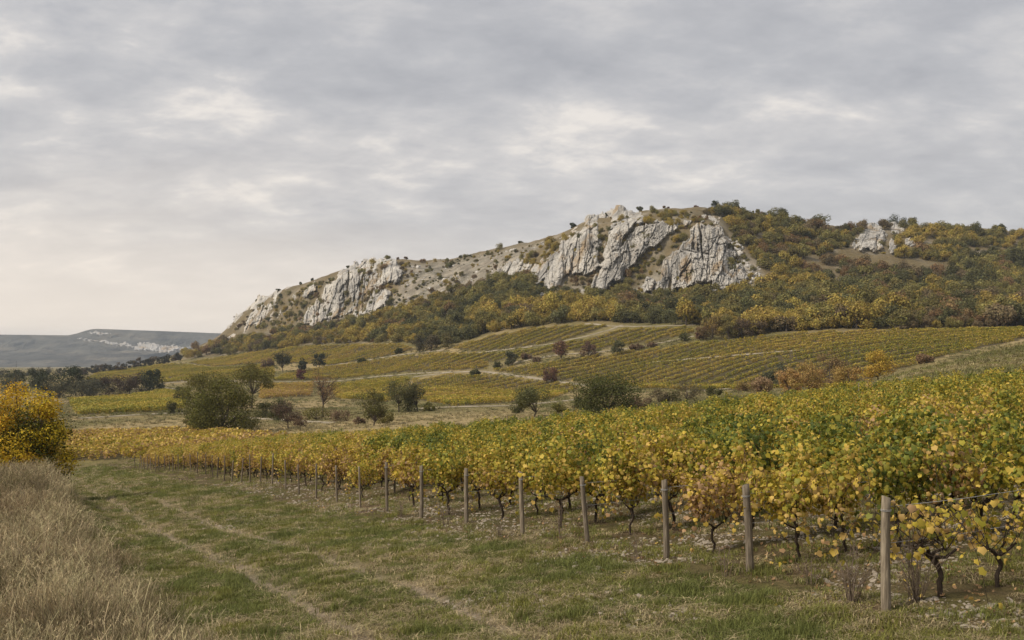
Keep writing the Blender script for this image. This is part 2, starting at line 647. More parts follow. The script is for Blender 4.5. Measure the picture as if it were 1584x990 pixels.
def mat_bark(name, c1, c2, scale=14.0):
    m, t = new_mat(name)
    n = tnoise(t, scale, 5, 0.65, None, (1, 1, 0.25))
    c = ramp(t, n, [(0.3, c1), (0.7, c2)])
    finish(t, c, 0.95, bump(t, n, 0.9, 0.03), 0, 0.1)
    return m


def mat_wood():
    m, t = new_mat('weathered_wood')
    n = tnoise(t, 9, 6, 0.6, None, (4, 4, 0.35), 0.6)
    n2 = tnoise(t, 2.3, 3, 0.5)
    c = ramp(t, n, [(0.28, (0.06, 0.048, 0.036)), (0.5, (0.185, 0.155, 0.120)), (0.72, (0.34, 0.295, 0.235))])
    c = mixc(t, math_node(t, 'MULTIPLY', n2, 0.55), c, (0.13, 0.120, 0.102))
    rn_ = N(t, 'ShaderNodeObjectInfo').outputs['Random']
    c = mixc(t, 0.8, c, ramp(t, rn_, [(0.0, (0.55, 0.50, 0.45)), (0.5, (1.0, 0.95, 0.88)), (1.0, (1.45, 1.38, 1.25))]), 'MULTIPLY')
    finish(t, c, 0.9, bump(t, n, 0.8, 0.012), 0, 0.15)
    return m


def mat_rock(name, light=(0.78, 0.735, 0.66), grey=(0.34, 0.325, 0.30), k=1.0):
    m, t = new_mat(name)
    co = N(t, 'ShaderNodeTexCoord').outputs['Object']
    big = tnoise(t, 0.055 * k, 6, 0.64, co, (1, 1, 0.45), 0.4)
    mid = tnoise(t, 0.30 * k, 6, 0.70, co, (1, 1, 0.30), 0.3)
    och = tnoise(t, 0.050 * k, 5, 0.62, co, (1.4, 1.4, 0.32), 0.8)
    c = ramp(t, big, [(0.34, grey), (0.46, (0.61, 0.58, 0.53)), (0.58, light)])
    c = mixc(t, ramp(t, mid, [(0.53, (0, 0, 0)), (0.67, (0.85, 0.85, 0.85))]), c, (0.18, 0.168, 0.147))
    c = mixc(t, ramp(t, och, [(0.545, (0, 0, 0)), (0.66, (0.75, 0.75, 0.75))]), c, (0.47, 0.325, 0.165))
    finef = tnoise(t, 1.3 * k, 7, 0.75, co)
    c = mixc(t, 0.75, c, ramp(t, finef, [(0.3, (0.45, 0.45, 0.45)), (0.68, (1.4, 1.4, 1.4))]), 'MULTIPLY')
    finish(t, c, 0.95, bump(t, math_node(t, 'ADD', mid, math_node(t, 'MULTIPLY', finef, 0.8)), 1.0, 2.2 / k), 0, 0.1)
    return m


def mat_ground():
    m, t = new_mat('ground')
    a = attr(t, 'col')
    co = N(t, 'ShaderNodeTexCoord').outputs['Object']
    f1 = tnoise(t, 5.5, 5, 0.7, co)
    f0 = tnoise(t, 34.0, 4, 0.75, co)
    f2 = tnoise(t, 0.55, 5, 0.65, co)
    f3 = tnoise(t, 0.045, 5, 0.65, co)
    c = mixc(t, 0.75, a.outputs['Color'], ramp(t, f1, [(0.3, (0.5, 0.5, 0.5)), (0.7, (1.45, 1.4, 1.35))]), 'MULTIPLY')
    c = mixc(t, 0.9, c, ramp(t, f0, [(0.32, (0.40, 0.40, 0.40)), (0.5, (0.95, 0.95, 0.95)), (0.68, (1.6, 1.55, 1.45))]), 'MULTIPLY')
    c = mixc(t, 0.7, c, ramp(t, f2, [(0.3, (0.66, 0.68, 0.66)), (0.7, (1.35, 1.3, 1.25))]), 'MULTIPLY')
    c = mixc(t, 0.6, c, ramp(t, f3, [(0.32, (0.68, 0.72, 0.70)), (0.68, (1.3, 1.25, 1.2))]), 'MULTIPLY')
    finish(t, c, 0.95, bump(t, math_node(t, 'ADD', math_node(t, 'ADD', f1, f2), math_node(t, 'MULTIPLY', f0, 0.35)), 0.9, 0.09), 0, 0.08)
    return m


def mat_plain(name, c1, c2, scale=8.0, rough=0.9):
    m, t = new_mat(name)
    n = tnoise(t, scale, 5, 0.65)
    c = ramp(t, n, [(0.3, c1), (0.7, c2)])
    finish(t, c, rough, bump(t, n, 0.6, 0.02), 0, 0.15)
    return m


def mat_grass(name):
    m, t = new_mat(name)
    ti = attr(t, 'tint', 'INSTANCER'); r = attr(t, 'rnd')
    h = N(t, 'ShaderNodeHueSaturation')
    t.links.new(math_node(t, 'MULTIPLY_ADD', r.outputs['Fac'], -0.035, 0.525), h.inputs['Hue'])
    fr = math_node(t, 'FRACT', math_node(t, 'MULTIPLY', r.outputs['Fac'], 13.7))
    t.links.new(math_node(t, 'MULTIPLY_ADD', fr, 1.0, 0.55), h.inputs['Value'])
    t.links.new(ti.outputs['Color'], h.inputs['Color'])
    finish(t, h.outputs[0], 0.75, None, 0.2, 0.2)
    return m


def mat_plateau():
    m, t = new_mat('far_hillside')
    a = attr(t, 'col')
    co = N(t, 'ShaderNodeTexCoord').outputs['Object']
    f = tnoise(t, 0.02, 6, 0.7, co, (1, 1, 2.0))
    c = mixc(t, 0.8, a.outputs['Color'], ramp(t, f, [(0.3, (0.55, 0.58, 0.6)), (0.7, (1.45, 1.4, 1.3))]), 'MULTIPLY')
    finish(t, c, 0.95, bump(t, f, 0.8, 12), 0, 0.05)
    return m


M_LEAF = mat_leaf('tree_leaf')
M_VINE = mat_vine()
M_BARK = mat_bark('tree_bark', (0.045, 0.035, 0.028), (0.13, 0.105, 0.085))
M_VBARK = mat_bark('vine_bark', (0.026, 0.020, 0.016), (0.10, 0.075, 0.056), 26)
M_WOOD = mat_wood()
M_ROCK = mat_rock('limestone')
M_SCREE = mat_rock('scree_limestone', (0.50, 0.465, 0.42), (0.27, 0.25, 0.225), 3.0)
M_STONE = mat_plain('field_stone', (0.22, 0.18, 0.135), (0.48, 0.42, 0.34), 14)
M_GROUND = mat_ground()
M_GRASS = mat_grass('grass_blade')
M_TWIG = mat_plain('dry_twig', (0.10, 0.075, 0.055), (0.24, 0.185, 0.135), 30)
M_PATH = mat_plain('chalky_track', (0.19, 0.16, 0.105), (0.38, 0.325, 0.245), 0.22)
M_METAL = mat_plain('galvanised_steel', (0.30, 0.30, 0.30), (0.50, 0.50, 0.49), 20, 0.5)
M_WHITE = mat_plain('white_paint', (0.60, 0.60, 0.58), (0.78, 0.78, 0.76), 12, 0.6)
M_FAR = mat_plateau()

# ------------------------------------------------------------------ scattering of uncountable stuff (geometry nodes)
def scatter(name, protos, P, rot, scl, idx, label, cat, tint=None, age=None, kind='stuff', group=None):
    P = np.asarray(P, np.float32)
    n = len(P)
    m = bpy.data.meshes.new(name)
    m.vertices.add(n); m.vertices.foreach_set('co', P.ravel())
    a = m.attributes.new('rot', 'FLOAT_VECTOR', 'POINT'); a.data.foreach_set('vector', np.asarray(rot, np.float32).ravel())
    scl = np.asarray(scl, np.float32)
    if scl.ndim == 1: scl = np.repeat(scl[:, None], 3, 1)
    a = m.attributes.new('scl', 'FLOAT_VECTOR', 'POINT'); a.data.foreach_set('vector', scl.ravel())
    a = m.attributes.new('idx', 'INT', 'POINT'); a.data.foreach_set('value', np.asarray(idx, np.int32))
    if tint is not None:
        a = m.attributes.new('tint', 'FLOAT_COLOR', 'POINT')
        a.data.foreach_set('color', np.concatenate([np.asarray(tint, np.float32), np.ones((n, 1), np.float32)], 1).ravel())
    if age is not None:
        a = m.attributes.new('age', 'FLOAT', 'POINT'); a.data.foreach_set('value', np.asarray(age, np.float32))
    m.update()
    o = obj(name, m, None, label, cat, group, kind)
    g = bpy.data.node_groups.new(name + '_scatter', 'GeometryNodeTree')
    g.interface.new_socket('Geometry', in_out='INPUT', socket_type='NodeSocketGeometry')
    g.interface.new_socket('Geometry', in_out='OUTPUT', socket_type='NodeSocketGeometry')
    gi = g.nodes.new('NodeGroupInput'); go = g.nodes.new('NodeGroupOutput')
    jn = g.nodes.new('GeometryNodeJoinGeometry')
    for pm in protos:
        po = bpy.data.objects.new(pm.name, pm)          # library object, not part of the scene
        oi = g.nodes.new('GeometryNodeObjectInfo')
        oi.inputs['Object'].default_value = po
        oi.inputs['As Instance'].default_value = True
        g.links.new(oi.outputs['Geometry'], jn.inputs[0])

    def na(nm, ty):
        x = g.nodes.new('GeometryNodeInputNamedAttribute')
        x.data_type = ty
        x.inputs['Name'].default_value = nm
        return x.outputs[0]
    ip = g.nodes.new('GeometryNodeInstanceOnPoints')
    g.links.new(gi.outputs[0], ip.inputs['Points'])
    g.links.new(jn.outputs[0], ip.inputs['Instance'])
    ip.inputs['Pick Instance'].default_value = True
    g.links.new(na('idx', 'INT'), ip.inputs['Instance Index'])
    e2r = g.nodes.new('FunctionNodeEulerToRotation')
    g.links.new(na('rot', 'FLOAT_VECTOR'), e2r.inputs[0])
    g.links.new(e2r.outputs[0], ip.inputs['Rotation'])
    g.links.new(na('scl', 'FLOAT_VECTOR'), ip.inputs['Scale'])
    g.links.new(ip.outputs[0], go.inputs[0])
    md = o.modifiers.new('scatter', 'NODES')
    md.node_group = g
    return o


# ------------------------------------------------------------------ fields, tracks and zones in picture coordinates
FIELDS = [   # polygon, row direction (dx, dy), row spacing, age, colour word
    ([(760, 573), (840, 563), (945, 548), (1000, 542), (1080, 531), (1180, 521), (1260, 514), (1420, 511), (1600, 508), (1600, 522),
      (1480, 546), (1390, 572), (1300, 600), (1200, 601), (1100, 604), (1000, 601), (915, 593)], (1.0, 0.30), 7.0, 0.40, 'wide right-hand vineyard with long level rows'),
    ([(770, 541), (845, 531), (905, 518), (942, 504), (900, 503), (830, 508), (762, 519), (700, 539), (735, 543)], (1.0, 0.8), 7.0, 0.42, 'small vineyard plot directly under the wood, left of the pale track'),
    ([(776, 546), (850, 537), (910, 524), (957, 510), (1070, 506), (1075, 516), (1020, 527), (975, 535), (920, 541), (855, 546), (800, 555), (757, 560), (700, 558), (692, 548)],
     (1.0, 0.55), 7.0, 0.40, 'sloping vineyard plot between two pale tracks under the wood'),
    ([(640, 589), (700, 580), (757, 581), (830, 590), (898, 598), (880, 607), (850, 619), (700, 629), (615, 612)], (1.0, 0.22), 7.0, 0.42, 'vineyard plot below the middle track, behind the green willow'),
    ([(290, 561), (440, 538), (520, 534), (617, 533), (645, 541), (610, 549), (510, 565), (425, 560), (330, 567)], (1.0, 0.5), 7.5, 0.45, 'long vineyard strip at the foot of the wood on the left'),
    ([(505, 568), (610, 554), (688, 546), (757, 562), (752, 571), (633, 575), (522, 586), (462, 588), (424, 589), (440, 579)], (1.0, 0.35), 7.0, 0.42, 'middle vineyard plot behind the bare tree'),
    ([(132, 588), (150, 577), (260, 563), (290, 564), (330, 569), (424, 562), (424, 587), (323, 586), (250, 592), (180, 589)], (1.0, 0.6), 7.5, 0.38, 'left vineyard plot beyond the dark hedge'),
    ([(405, 597), (484, 594), (480, 613), (402, 617)], (1.0, 0.3), 4.0, 0.72, 'small russet vineyard plot left of the bare tree'),
    ([(510, 597), (585, 589), (638, 585), (613, 612), (600, 622), (520, 616)], (1.0, 0.3), 4.0, 0.45, 'small vineyard plot right of the bare tree'),
    ([(108, 621), (202, 614), (252, 605), (288, 610), (283, 632), (247, 637), (121, 642)], (1.0, 0.25), 2.9, 0.34, 'green vineyard plot left of the big round tree'),
    ([(90, 676), (200, 673), (300, 671), (400, 681), (440, 686), (420, 694), (300, 702), (200, 710), (80, 714)], (1.0, 0.45), 2.8, 0.62, 'golden vineyard plot beyond the end of the grass track'),
]
PATHS = [    # polyline, width m, name label
    [(640, 583), (700, 576), (745, 574), (775, 578), (840, 587), (905, 596), (960, 604)],
    [(795, 561), (830, 555), (860, 549), (924, 545), (980, 538), (1025, 530), (1073, 520)],
    [(735, 546), (770, 542), (847, 533), (908, 520), (951, 508), (962, 502)],
    [(905, 500), (951, 505), (1000, 505), (1076, 503)],
    [(250, 593), (330, 588), (420, 591), (520, 590), (580, 583), (640, 578), (700, 575)],
    [(505, 566), (560, 559), (610, 550), (650, 545), (690, 541)],
    [(150, 600), (225, 602), (262, 600), (290, 606)],
    [(120, 648), (200, 643), (250, 640), (300, 640), (400, 648), (520, 655)],
    [(640, 633), (700, 630), (800, 628), (900, 618)],
    [(1060, 607), (1150, 600), (1230, 597)],
    [(1000, 561), (1060, 556), (1120, 551), (1250, 541)],
]
FOREST = [(270, 556), (345, 530), (420, 520), (480, 506), (545, 494), (600, 483), (680, 462), (760, 436), (800, 426), (850, 447), (920, 452), (1000, 462), (1085, 456),
          (1165, 448), (1200, 432), (1150, 380), (1125, 345), (1110, 326), (1200, 338), (1290, 356), (1380, 352), (1440, 356), (1620, 362), (1620, 506),
          (1260, 511), (1184, 515), (1140, 524), (1085, 505), (1000, 501), (918, 496), (840, 503), (760, 515), (690, 536), (618, 530), (517, 532), (420, 541), (345, 551)]
MEADOW = [(100, 672), (130, 660), (200, 653), (300, 649), (420, 655), (520, 652), (650, 640), (800, 636), (860, 640), (800, 656), (560, 670), (400, 680), (120, 678)]
CLEARING = [(1270, 395), (1305, 385), (1345, 398), (1420, 400), (1450, 405), (1500, 415), (1480, 428), (1400, 426), (1320, 412)]
SCREES = [[(630, 410), (700, 403), (830, 376), (850, 372), (812, 398), (785, 425), (740, 440), (690, 455), (640, 470), (600, 484), (612, 455)],
          [(835, 455), (905, 440), (915, 470), (870, 475), (820, 480)],
          [(950, 470), (990, 440), (1030, 405), (1060, 380), (1055, 410), (1010, 445), (1000, 465)],
          [(1130, 370), (1165, 400), (1190, 440), (1170, 448), (1150, 430)]]

# ------------------------------------------------------------------ the ground: one sheet from the camera's feet to the horizon
def ground_colours(x, y, z):
    r = np.hypot(x, y)
    d = np.maximum(y, 0.5 * r)
    px = CX + F * np.clip(x / np.maximum(d, 1e-6), -1.03, 1.04)
    py = HY - F * z / np.maximum(d, 1e-3)
    s, t = st(x, y)
    green = np.array((0.105, 0.108, 0.036)); straw = np.array((0.290, 0.225, 0.130)); soil = np.array((0.125, 0.090, 0.060))
    olive = np.array((0.165, 0.148, 0.062)); meadow = np.array((0.300, 0.240, 0.130)); scree = np.array((0.285, 0.262, 0.222)); wood = np.array((0.165, 0.135, 0.082))
    chalk = np.array((0.32, 0.265, 0.205))

    def mix(a, b, m):
        return a * (1 - m[:, None]) + b * m[:, None]
    n1 = fbm(x * 0.5, y * 0.5, 51, 4); n2 = fbm(x * 0.12, y * 0.12, 52, 3)
    c = np.repeat(green[None], len(x), 0)
    c = mix(c, straw, np.clip(0.32 + 0.70 * n1 + 0.35 * n2, 0, 1))
    rm = np.clip(rut_mask(s, t), 0, 1) * (t < -1)
    c = mix(c, chalk * 1.0, rm * np.clip(0.85 + 0.9 * fbm(s * 0.2, t * 1.5, 53, 3), 0, 1) * np.clip((s + 12) / 16, 0.35, 1))
    vin = sstep(-1.5, 0.5, t + 0.6 * n1)
    c = mix(c, soil, vin * np.clip(0.75 + 0.5 * n1, 0, 1))
    c = mix(c, straw * 0.75, sstep(-7.0, -9.0, t) * 0.8)
    far = sstep(0, 12, d - edge_d(px))
    f1 = fbm(x * 0.018, y * 0.018, 54, 4)
    cf = np.repeat(olive[None], len(x), 0)
    cf = mix(cf, meadow, np.clip(0.35 + 1.3 * f1, 0, 1))
    cf = mix(cf, meadow * 1.15, sstep(-5, 5, polydist(px, py, MEADOW)))
    inf = np.zeros(len(x), bool)
    for poly, *_ in FIELDS:
        inf |= inpoly(px, py, poly)
    cf = mix(cf, np.array((0.080, 0.066, 0.036)), inf * 0.95)  # plot soil, darkened so its colour carries the shade between vine rows
    kf = np.interp(px, PXA, KD[:, 5])
    hill = sstep(-10, 25, d - kf)
    hc = np.repeat(wood[None], len(x), 0)
    hc = mix(hc, scree, np.clip(0.02 + 1.0 * fbm(x * 0.05, y * 0.05, 55, 4), 0, 0.65))
    isc = np.zeros(len(x))
    for poly in SCREES:
        isc = np.maximum(isc, sstep(-6, 8, polydist(px, py, poly)))
    hc = mix(hc, scree * (0.85 + 0.45 * fbm(x * 0.12, y * 0.12, 56, 3))[:, None], isc)
    hc = mix(hc, meadow * 0.55, sstep(-4, 6, polydist(px, py, CLEARING)) * 0.75)
    top = sstep(-12, 4, d - np.interp(px, PXA, KD[:, 8])) * (px < 900) * (px > 560)
    hc = mix(hc, np.array((0.235, 0.195, 0.125)), top)
    cf = mix(cf, hc, hill * sstep(240, 320, px))
    c = mix(c, cf, far)
    return np.clip(c, 0.01, 0.8)


def build_ground():
    tin = np.linspace(-0.62, 0.62, 400)
    a_in = np.arctan(tin)
    a = np.concatenate([np.linspace(-pi, a_in[0], 70, endpoint=False), a_in, np.linspace(a_in[-1], pi, 71)[1:-1]])
    d = np.concatenate([np.geomspace(0.6, 9, 30, endpoint=False), np.geomspace(9, 140, 290, endpoint=False),
                        np.geomspace(140, 450, 90, endpoint=False), np.geomspace(450, 1150, 190, endpoint=False), np.geomspace(1150, 4900, 40)])
    A, D = np.meshgrid(a, d, indexing='ij')
    inside = np.abs(A) < 0.555
    k = np.where(np.abs(A) < 1.0, 1 / np.cos(np.clip(A, -1.0, 1.0)), 1 / cos(1.0))
    R = np.minimum(D * k, 4950)
    x = R * np.sin(A); y = R * np.cos(A)
    z = zg(x.ravel(), y.ravel())
    v = np.stack([x.ravel(), y.ravel(), z], 1)
    na, nd = A.shape
    I = np.arange(na * nd).reshape(na, nd)
    J = np.roll(I, -1, 0)
    q = np.stack([I[:, :-1], I[:, 1:], J[:, 1:], J[:, :-1]], -1).reshape(-1, 4)
    col = ground_colours(v[:, 0], v[:, 1], v[:, 2])
    c0 = len(v)
    v = np.concatenate([v, [[0, 0, float(zg(0.0, 0.5))]]]); col = np.concatenate([col, col[:1]])
    tr = np.stack([I[:, 0], J[:, 0], np.full(na, c0)], 1)
    m = mesh_np('ground', v, q[:, ::-1], tr[:, ::-1], M_GROUND, True, vcol={'col': col})
    return obj('ground', m, kind='structure')


ground = build_ground()

# ------------------------------------------------------------------ the far plateau across the valley
def build_plateau():
    dbase = 2300.0 * 1.6
    pxs = np.concatenate([np.linspace(-1500, 0, 120, endpoint=False), np.linspace(0, 420, 420, endpoint=False), np.linspace(420, 900, 60)])
    top = np.interp(pxs, [-1500, -400, 0, 105, 118, 130, 140, 150, 250, 340, 460, 900], [524, 520, 517.5, 518.5, 516, 512, 509.5, 508.5, 512, 515.5, 522, 545])
    vv = np.linspace(0, 1, 110)
    PX, V = np.meshgrid(pxs, vv, indexing='ij')
    T = top[:, None]
    # profile: long foot slope, scarp, flat top running back
    dep = np.interp(V, [0, 0.35, 0.62, 0.8, 0.88, 1.0], [dbase, 2850 * 1.6, 3300 * 1.6, 3420 * 1.6, 3470 * 1.6, 4700 * 1.6])
    row_b = 577.0
    row = np.interp(V, [0, 0.35, 0.62, 0.8, 0.88], [0.0, 0.33, 0.62, 0.90, 1.0])
    row = row_b + (T - row_b) * row
    x = (PX - CX) / F * dep
    z = (HY - row) / F * dep
    ztop = (HY - T) / F * 3470 * 1.6
    z = np.where(V > 0.88, ztop - (V - 0.88) / 0.12 * 4.0, z)
    rel = sstep(0.02, 0.3, V) * sstep(0.87, 0.72, V)
    n = fbm(x * 0.004, dep * 0.004, 71, 5)
    gully = -np.abs(fbm(x * 0.009, dep * 0.0025, 72, 4))
    z = z + rel * (n * 9 + gully * 12 + 4)
    dep2 = dep + rel * 30 * fbm(x * 0.006, z * 0.02, 73, 4)
    x2 = (PX - CX) / F * dep2
    v = np.stack([x2.ravel(), dep2.ravel(), z.ravel()], 1)
    na, nd = PX.shape
    I = np.arange(na * nd).reshape(na, nd)
    q = np.stack([I[:-1, :-1], I[1:, :-1], I[1:, 1:], I[:-1, 1:]], -1).reshape(-1, 4)
    px, py = project(v[:, 0], v[:, 1], v[:, 2])
    nn = fbm(v[:, 0] * 0.006, v[:, 2] * 0.03, 75, 4)
    c = np.array((0.070, 0.066, 0.055))[None] * (1 + 0.6 * nn)[:, None]
    c = c + np.clip(fbm(v[:, 0] * 0.003, v[:, 1] * 0.006, 76, 4), 0, 1)[:, None] * np.array((0.10, 0.08, 0.055))
    m = mesh_np('far_plateau', v, q, None, M_FAR, True, vcol={'col': np.clip(c, 0.02, 0.5)})
    return obj('far_plateau', m, kind='structure')


build_plateau()


def far_cliff():
    """white rock band on the far plateau: a row of outcrops"""
    band = [[(117, 523.5), (126, 522), (150, 527), (163, 526), (178, 531), (196, 529), (204, 535), (226, 532), (232, 538), (214, 543), (196, 536), (170, 534), (160, 530), (140, 528)],
            [(134, 514), (150, 512), (172, 517), (160, 518.5), (140, 517)],
            [(212, 530), (232, 529), (248, 534), (270, 533), (282, 537), (300, 534), (292, 541), (275, 543), (256, 546), (240, 544), (226, 542), (215, 537)]]
    g = Geo()
    for poly in band:
        P = np.array(poly)
        x0, x1, y0, y1 = P[:, 0].min() - 3, P[:, 0].max() + 3, P[:, 1].min() - 2, P[:, 1].max() + 2
        xs = np.arange(x0, x1, 0.6); ys = np.arange(y0, y1, 0.45)
        X, Y = np.meshgrid(xs, ys, indexing='ij')
        sd = polydist(X, Y, poly) + 2.2 * fbm(X * 0.22, Y * 0.35, 81, 3) - 0.4
        row_t = 512.0
        dep = 2850 + (577 - Y - 22) * 9.5
        f1, f2, r1, *_ = worley(X / 6.0, Y / 5.0, 83)
        dep = dep - 24 * sstep(-1.2, 1.2, sd) - 22 * (r1 - 0.5) - 10 * fbm(X * 0.3, Y * 0.2, 84, 3) + 40 * sstep(0.4, -1.2, sd)
        dep = (dep - 60) * 1.6
        keep = sd > -0.5
        v = np.stack([(X - CX) / F * dep, dep, (HY - Y) / F * dep], -1).reshape(-1, 3)
        I = np.arange(X.size).reshape(X.shape)
        q = np.stack([I[:-1, :-1], I[1:, :-1], I[1:, 1:], I[:-1, 1:]], -1).reshape(-1, 4)
        kk = keep.ravel()
        q = q[kk[q].all(1)]
        g.add(v, q)
    return g.mesh('far_cliff', M_ROCKFAR, False)


M_ROCKFAR = mat_rock('far_limestone', (0.62, 0.59, 0.55), (0.40, 0.39, 0.38), 0.25)
obj('distant_white_cliff', far_cliff(), None, 'pale white rock band on the distant flat-topped plateau at far left', 'cliff')

# ------------------------------------------------------------------ limestone crags
def sc3(pts, ox=760, oy=290, k=0.3157):
    return [(ox + a * k, oy + b * k) for a, b in pts]


CRAGS = []


def crag(name, polys, label, seed, lean=0.25, thick=7.0, cell=13.0, step=0.65, dmin=450, bulge=5.0):
    CRAGS.extend(polys)
    P = np.array([p for q in polys for p in q])
    x0, x1, y0, y1 = P[:, 0].min() - 6, P[:, 0].max() + 6, P[:, 1].min() - 6, P[:, 1].max() + 6
    xs = np.arange(x0, x1, step); ys = np.arange(y1, y0, -step)          # from foot to top
    X, Y = np.meshgrid(xs, ys, indexing='ij')
    sd = np.full(X.shape, -99.0)
    for q in polys:
        sd = np.maximum(sd, polydist(X, Y, q))
    d0 = cast(X.ravel(), Y.ravel(), dmin, 1300).reshape(X.shape)
    for j in range(1, d0.shape[1]):                                      # above the ridge keep the depth of the ground below
        b = np.isnan(d0[:, j]); d0[b, j] = d0[b, j - 1] + 0.15
    d0 = np.where(np.isnan(d0), np.nanmedian(d0), d0)
    for _ in range(3):
        dp = np.pad(d0, 6, 'edge')
        d0 = np.mean([dp[6 + i:dp.shape[0] - 6 + i, 6:-6] for i in range(-6, 7, 2)], 0)
        dp = np.pad(d0, 6, 'edge')
        d0 = np.mean([dp[6:-6, 6 + i:dp.shape[1] - 6 + i] for i in range(-6, 7, 2)], 0)
    mpp = float(np.median(d0)) / F
    mx_, mz_ = (X - x0) * mpp, (y1 - Y) * mpp                              # metres on the face
    lx = mx_ - lean * mz_                                                  # joints lean
    sdn = sd + 5.5 * fbm(lx * 0.11, mz_ * 0.07, seed, 5, 0.6)
    wx = lx + 1.0 * fbm(lx * 0.15, mz_ * 0.05, seed + 1, 4, 0.6); wz = mz_ + 1.6 * fbm(lx * 0.08, mz_ * 0.08, seed + 2, 3)
    def ridge(fx_, fz_, sd_):
        return 1 - 2.2 * np.abs(gnoise(wx * fx_, wz * fz_, sd_))
    D = 0.75 * thick * sstep(-1.0, 2.6, sdn) + bulge * fbm(wx * 0.045, wz * 0.014, seed + 3, 3)
    D += 1.6 * ridge(0.055, 0.010, seed + 31) + 0.9 * ridge(0.15, 0.03, seed + 32)
    for cw, chh, am, tl in ((9.0, 32.0, 4.8, 5.5), (4.0, 10.0, 2.8, 3.2), (1.9, 3.4, 1.3, 1.7), (0.9, 1.2, 0.55, 0.7)):
        k_ = cell / 14.0
        f1, f2, r1, r2, r3, ox, oy = worley(wx / (cw * k_), wz / (chh * k_), seed + int(cw * 10))
        D += (r1 - 0.5) * am + (r2 - 0.5) * ox * tl + (r3 - 0.6) * oy * tl * 0.7
        D -= am * 0.55 * sstep(0.09, 0.0, f2 - f1)
    D -= 10.0 * sstep(0.085, 0.0, np.abs(gnoise(wx * 0.046, wz * 0.008, seed + 35))) * sstep(-0.25, 0.1, gnoise(wx * 0.03, wz * 0.03, seed + 36))
    D -= 3.2 * sstep(0.08, 0.0, np.abs(gnoise(wx * 0.13, wz * 0.022, seed + 37))) * sstep(-0.2, 0.1, gnoise(wx * 0.05, wz * 0.05, seed + 38))
    D -= 2.2 * sstep(0.08, 0.0, np.abs(gnoise(wx * 0.020, wz * 0.08, seed + 39))) * sstep(0.0, 0.3, gnoise(wx * 0.05, wz * 0.05, seed + 40))
    D += 0.7 * fbm(wx * 0.7, wz * 0.5, seed + 7, 4, 0.65)
    D = D * sstep(-1.5, 3.5, sdn) - 7 * sstep(1.0, -3.0, sdn)
    dd = d0 - D
    v = np.stack([(X - CX) / F * dd, dd, (HY - Y) / F * dd], -1).reshape(-1, 3)
    I = np.arange(X.size).reshape(X.shape)
    q = np.stack([I[:-1, :-1], I[1:, :-1], I[1:, 1:], I[:-1, 1:]], -1).reshape(-1, 4)
    kk = (sdn > -2.2).ravel()
    q = q[kk[q].all(1)]
    used = np.unique(q); mp = np.full(len(v), -1); mp[used] = np.arange(len(used))
    m = mesh_np(name, v[used], mp[q], None, M_ROCK, False)
    return obj(name, m, None, label, 'rock face')


K2 = dict(ox=340, oy=300, k=0.3157)
crag('limestone_crag', [sc3([(36, 700), (45, 650), (85, 590), (130, 590), (160, 530), (190, 512), (240, 498), (290, 478), (330, 468), (392, 466), (390, 510), (340, 545), (330, 560),
                             (280, 550), (260, 565), (200, 640), (150, 655), (110, 685), (70, 705)], **K2),
                        sc3([(205, 655), (250, 580), (300, 552), (330, 572), (315, 605), (262, 628)], **K2),
                        sc3([(400, 500), (430, 460), (480, 445), (470, 475), (430, 505)], **K2)],
     'low grey stepped rock face at the left tip of the hill', 101, 0.35, 5.0, 11, 0.7)
crag('limestone_crag', [sc3([(393, 637), (400, 600), (440, 540), (490, 500), (500, 468), (560, 418), (600, 383), (660, 343), (700, 340), (760, 330), (800, 318), (870, 326), (905, 380),
                             (885, 420), (825, 440), (795, 455), (845, 480), (825, 520), (790, 548), (740, 578), (690, 603), (660, 608), (650, 582), (620, 592), (570, 613), (480, 640), (440, 648)], **K2)],
     'broad left rock face with ochre streaks and dark clefts', 131, 0.08, 7.0, 14, 0.65)
crag('limestone_crag', [sc3([(183, 473), (200, 408), (260, 348), (320, 306), (345, 256), (400, 216), (450, 186), (480, 150), (550, 120), (620, 104), (700, 114), (748, 136), (742, 172),
                             (690, 205), (655, 255), (625, 335), (600, 385), (560, 412), (530, 402), (490, 412), (430, 432), (400, 442), (350, 478), (280, 497), (260, 462), (220, 478)])],
     'largest pale rock face below the summit, on its left', 161, 0.10, 8.0, 15, 0.65)
crag('limestone_crag', [sc3([(495, 492), (500, 450), (535, 372), (620, 292), (680, 226), (750, 168), (790, 142), (840, 148), (905, 172), (914, 200), (880, 224), (830, 255), (790, 295),
                             (740, 335), (720, 385), (650, 415), (640, 445), (600, 473), (580, 483), (540, 508)])],
     'slanting middle rock slab between the two summit faces', 191, 0.20, 11.0, 14, 0.65)
crag('limestone_crag', [sc3([(735, 532), (735, 490), (760, 450), (828, 440), (838, 360), (880, 320), (930, 288), (960, 246), (985, 184), (1040, 174), (1112, 190), (1142, 233), (1168, 270), (1152, 300),
                             (1194, 320), (1183, 360), (1235, 390), (1255, 442), (1204, 484), (1150, 494), (1110, 514), (1073, 514), (1083, 462), (1040, 473), (980, 493), (940, 503), (880, 508), (830, 503), (800, 523)])],
     'right-hand summit rock face with a dark vertical cleft', 221, 0.04, 9.0, 13, 0.65)
crag('limestone_outcrop', [sc3([(1030, 170), (1035, 140), (1060, 122), (1110, 128), (1138, 160), (1110, 180), (1070, 172)])],
     'small rock knob on the summit crest above the right-hand face', 241, 0.2, 1.5, 8, 0.6, 520, 1.5)
crag('limestone_outcrop', [sc3([(45, 410), (70, 370), (110, 340), (170, 338), (200, 360), (185, 395), (130, 420), (90, 436)])],
     'low rock outcrop just left of the largest rock face', 251, 0.4, 4.0, 8, 0.7, 520)
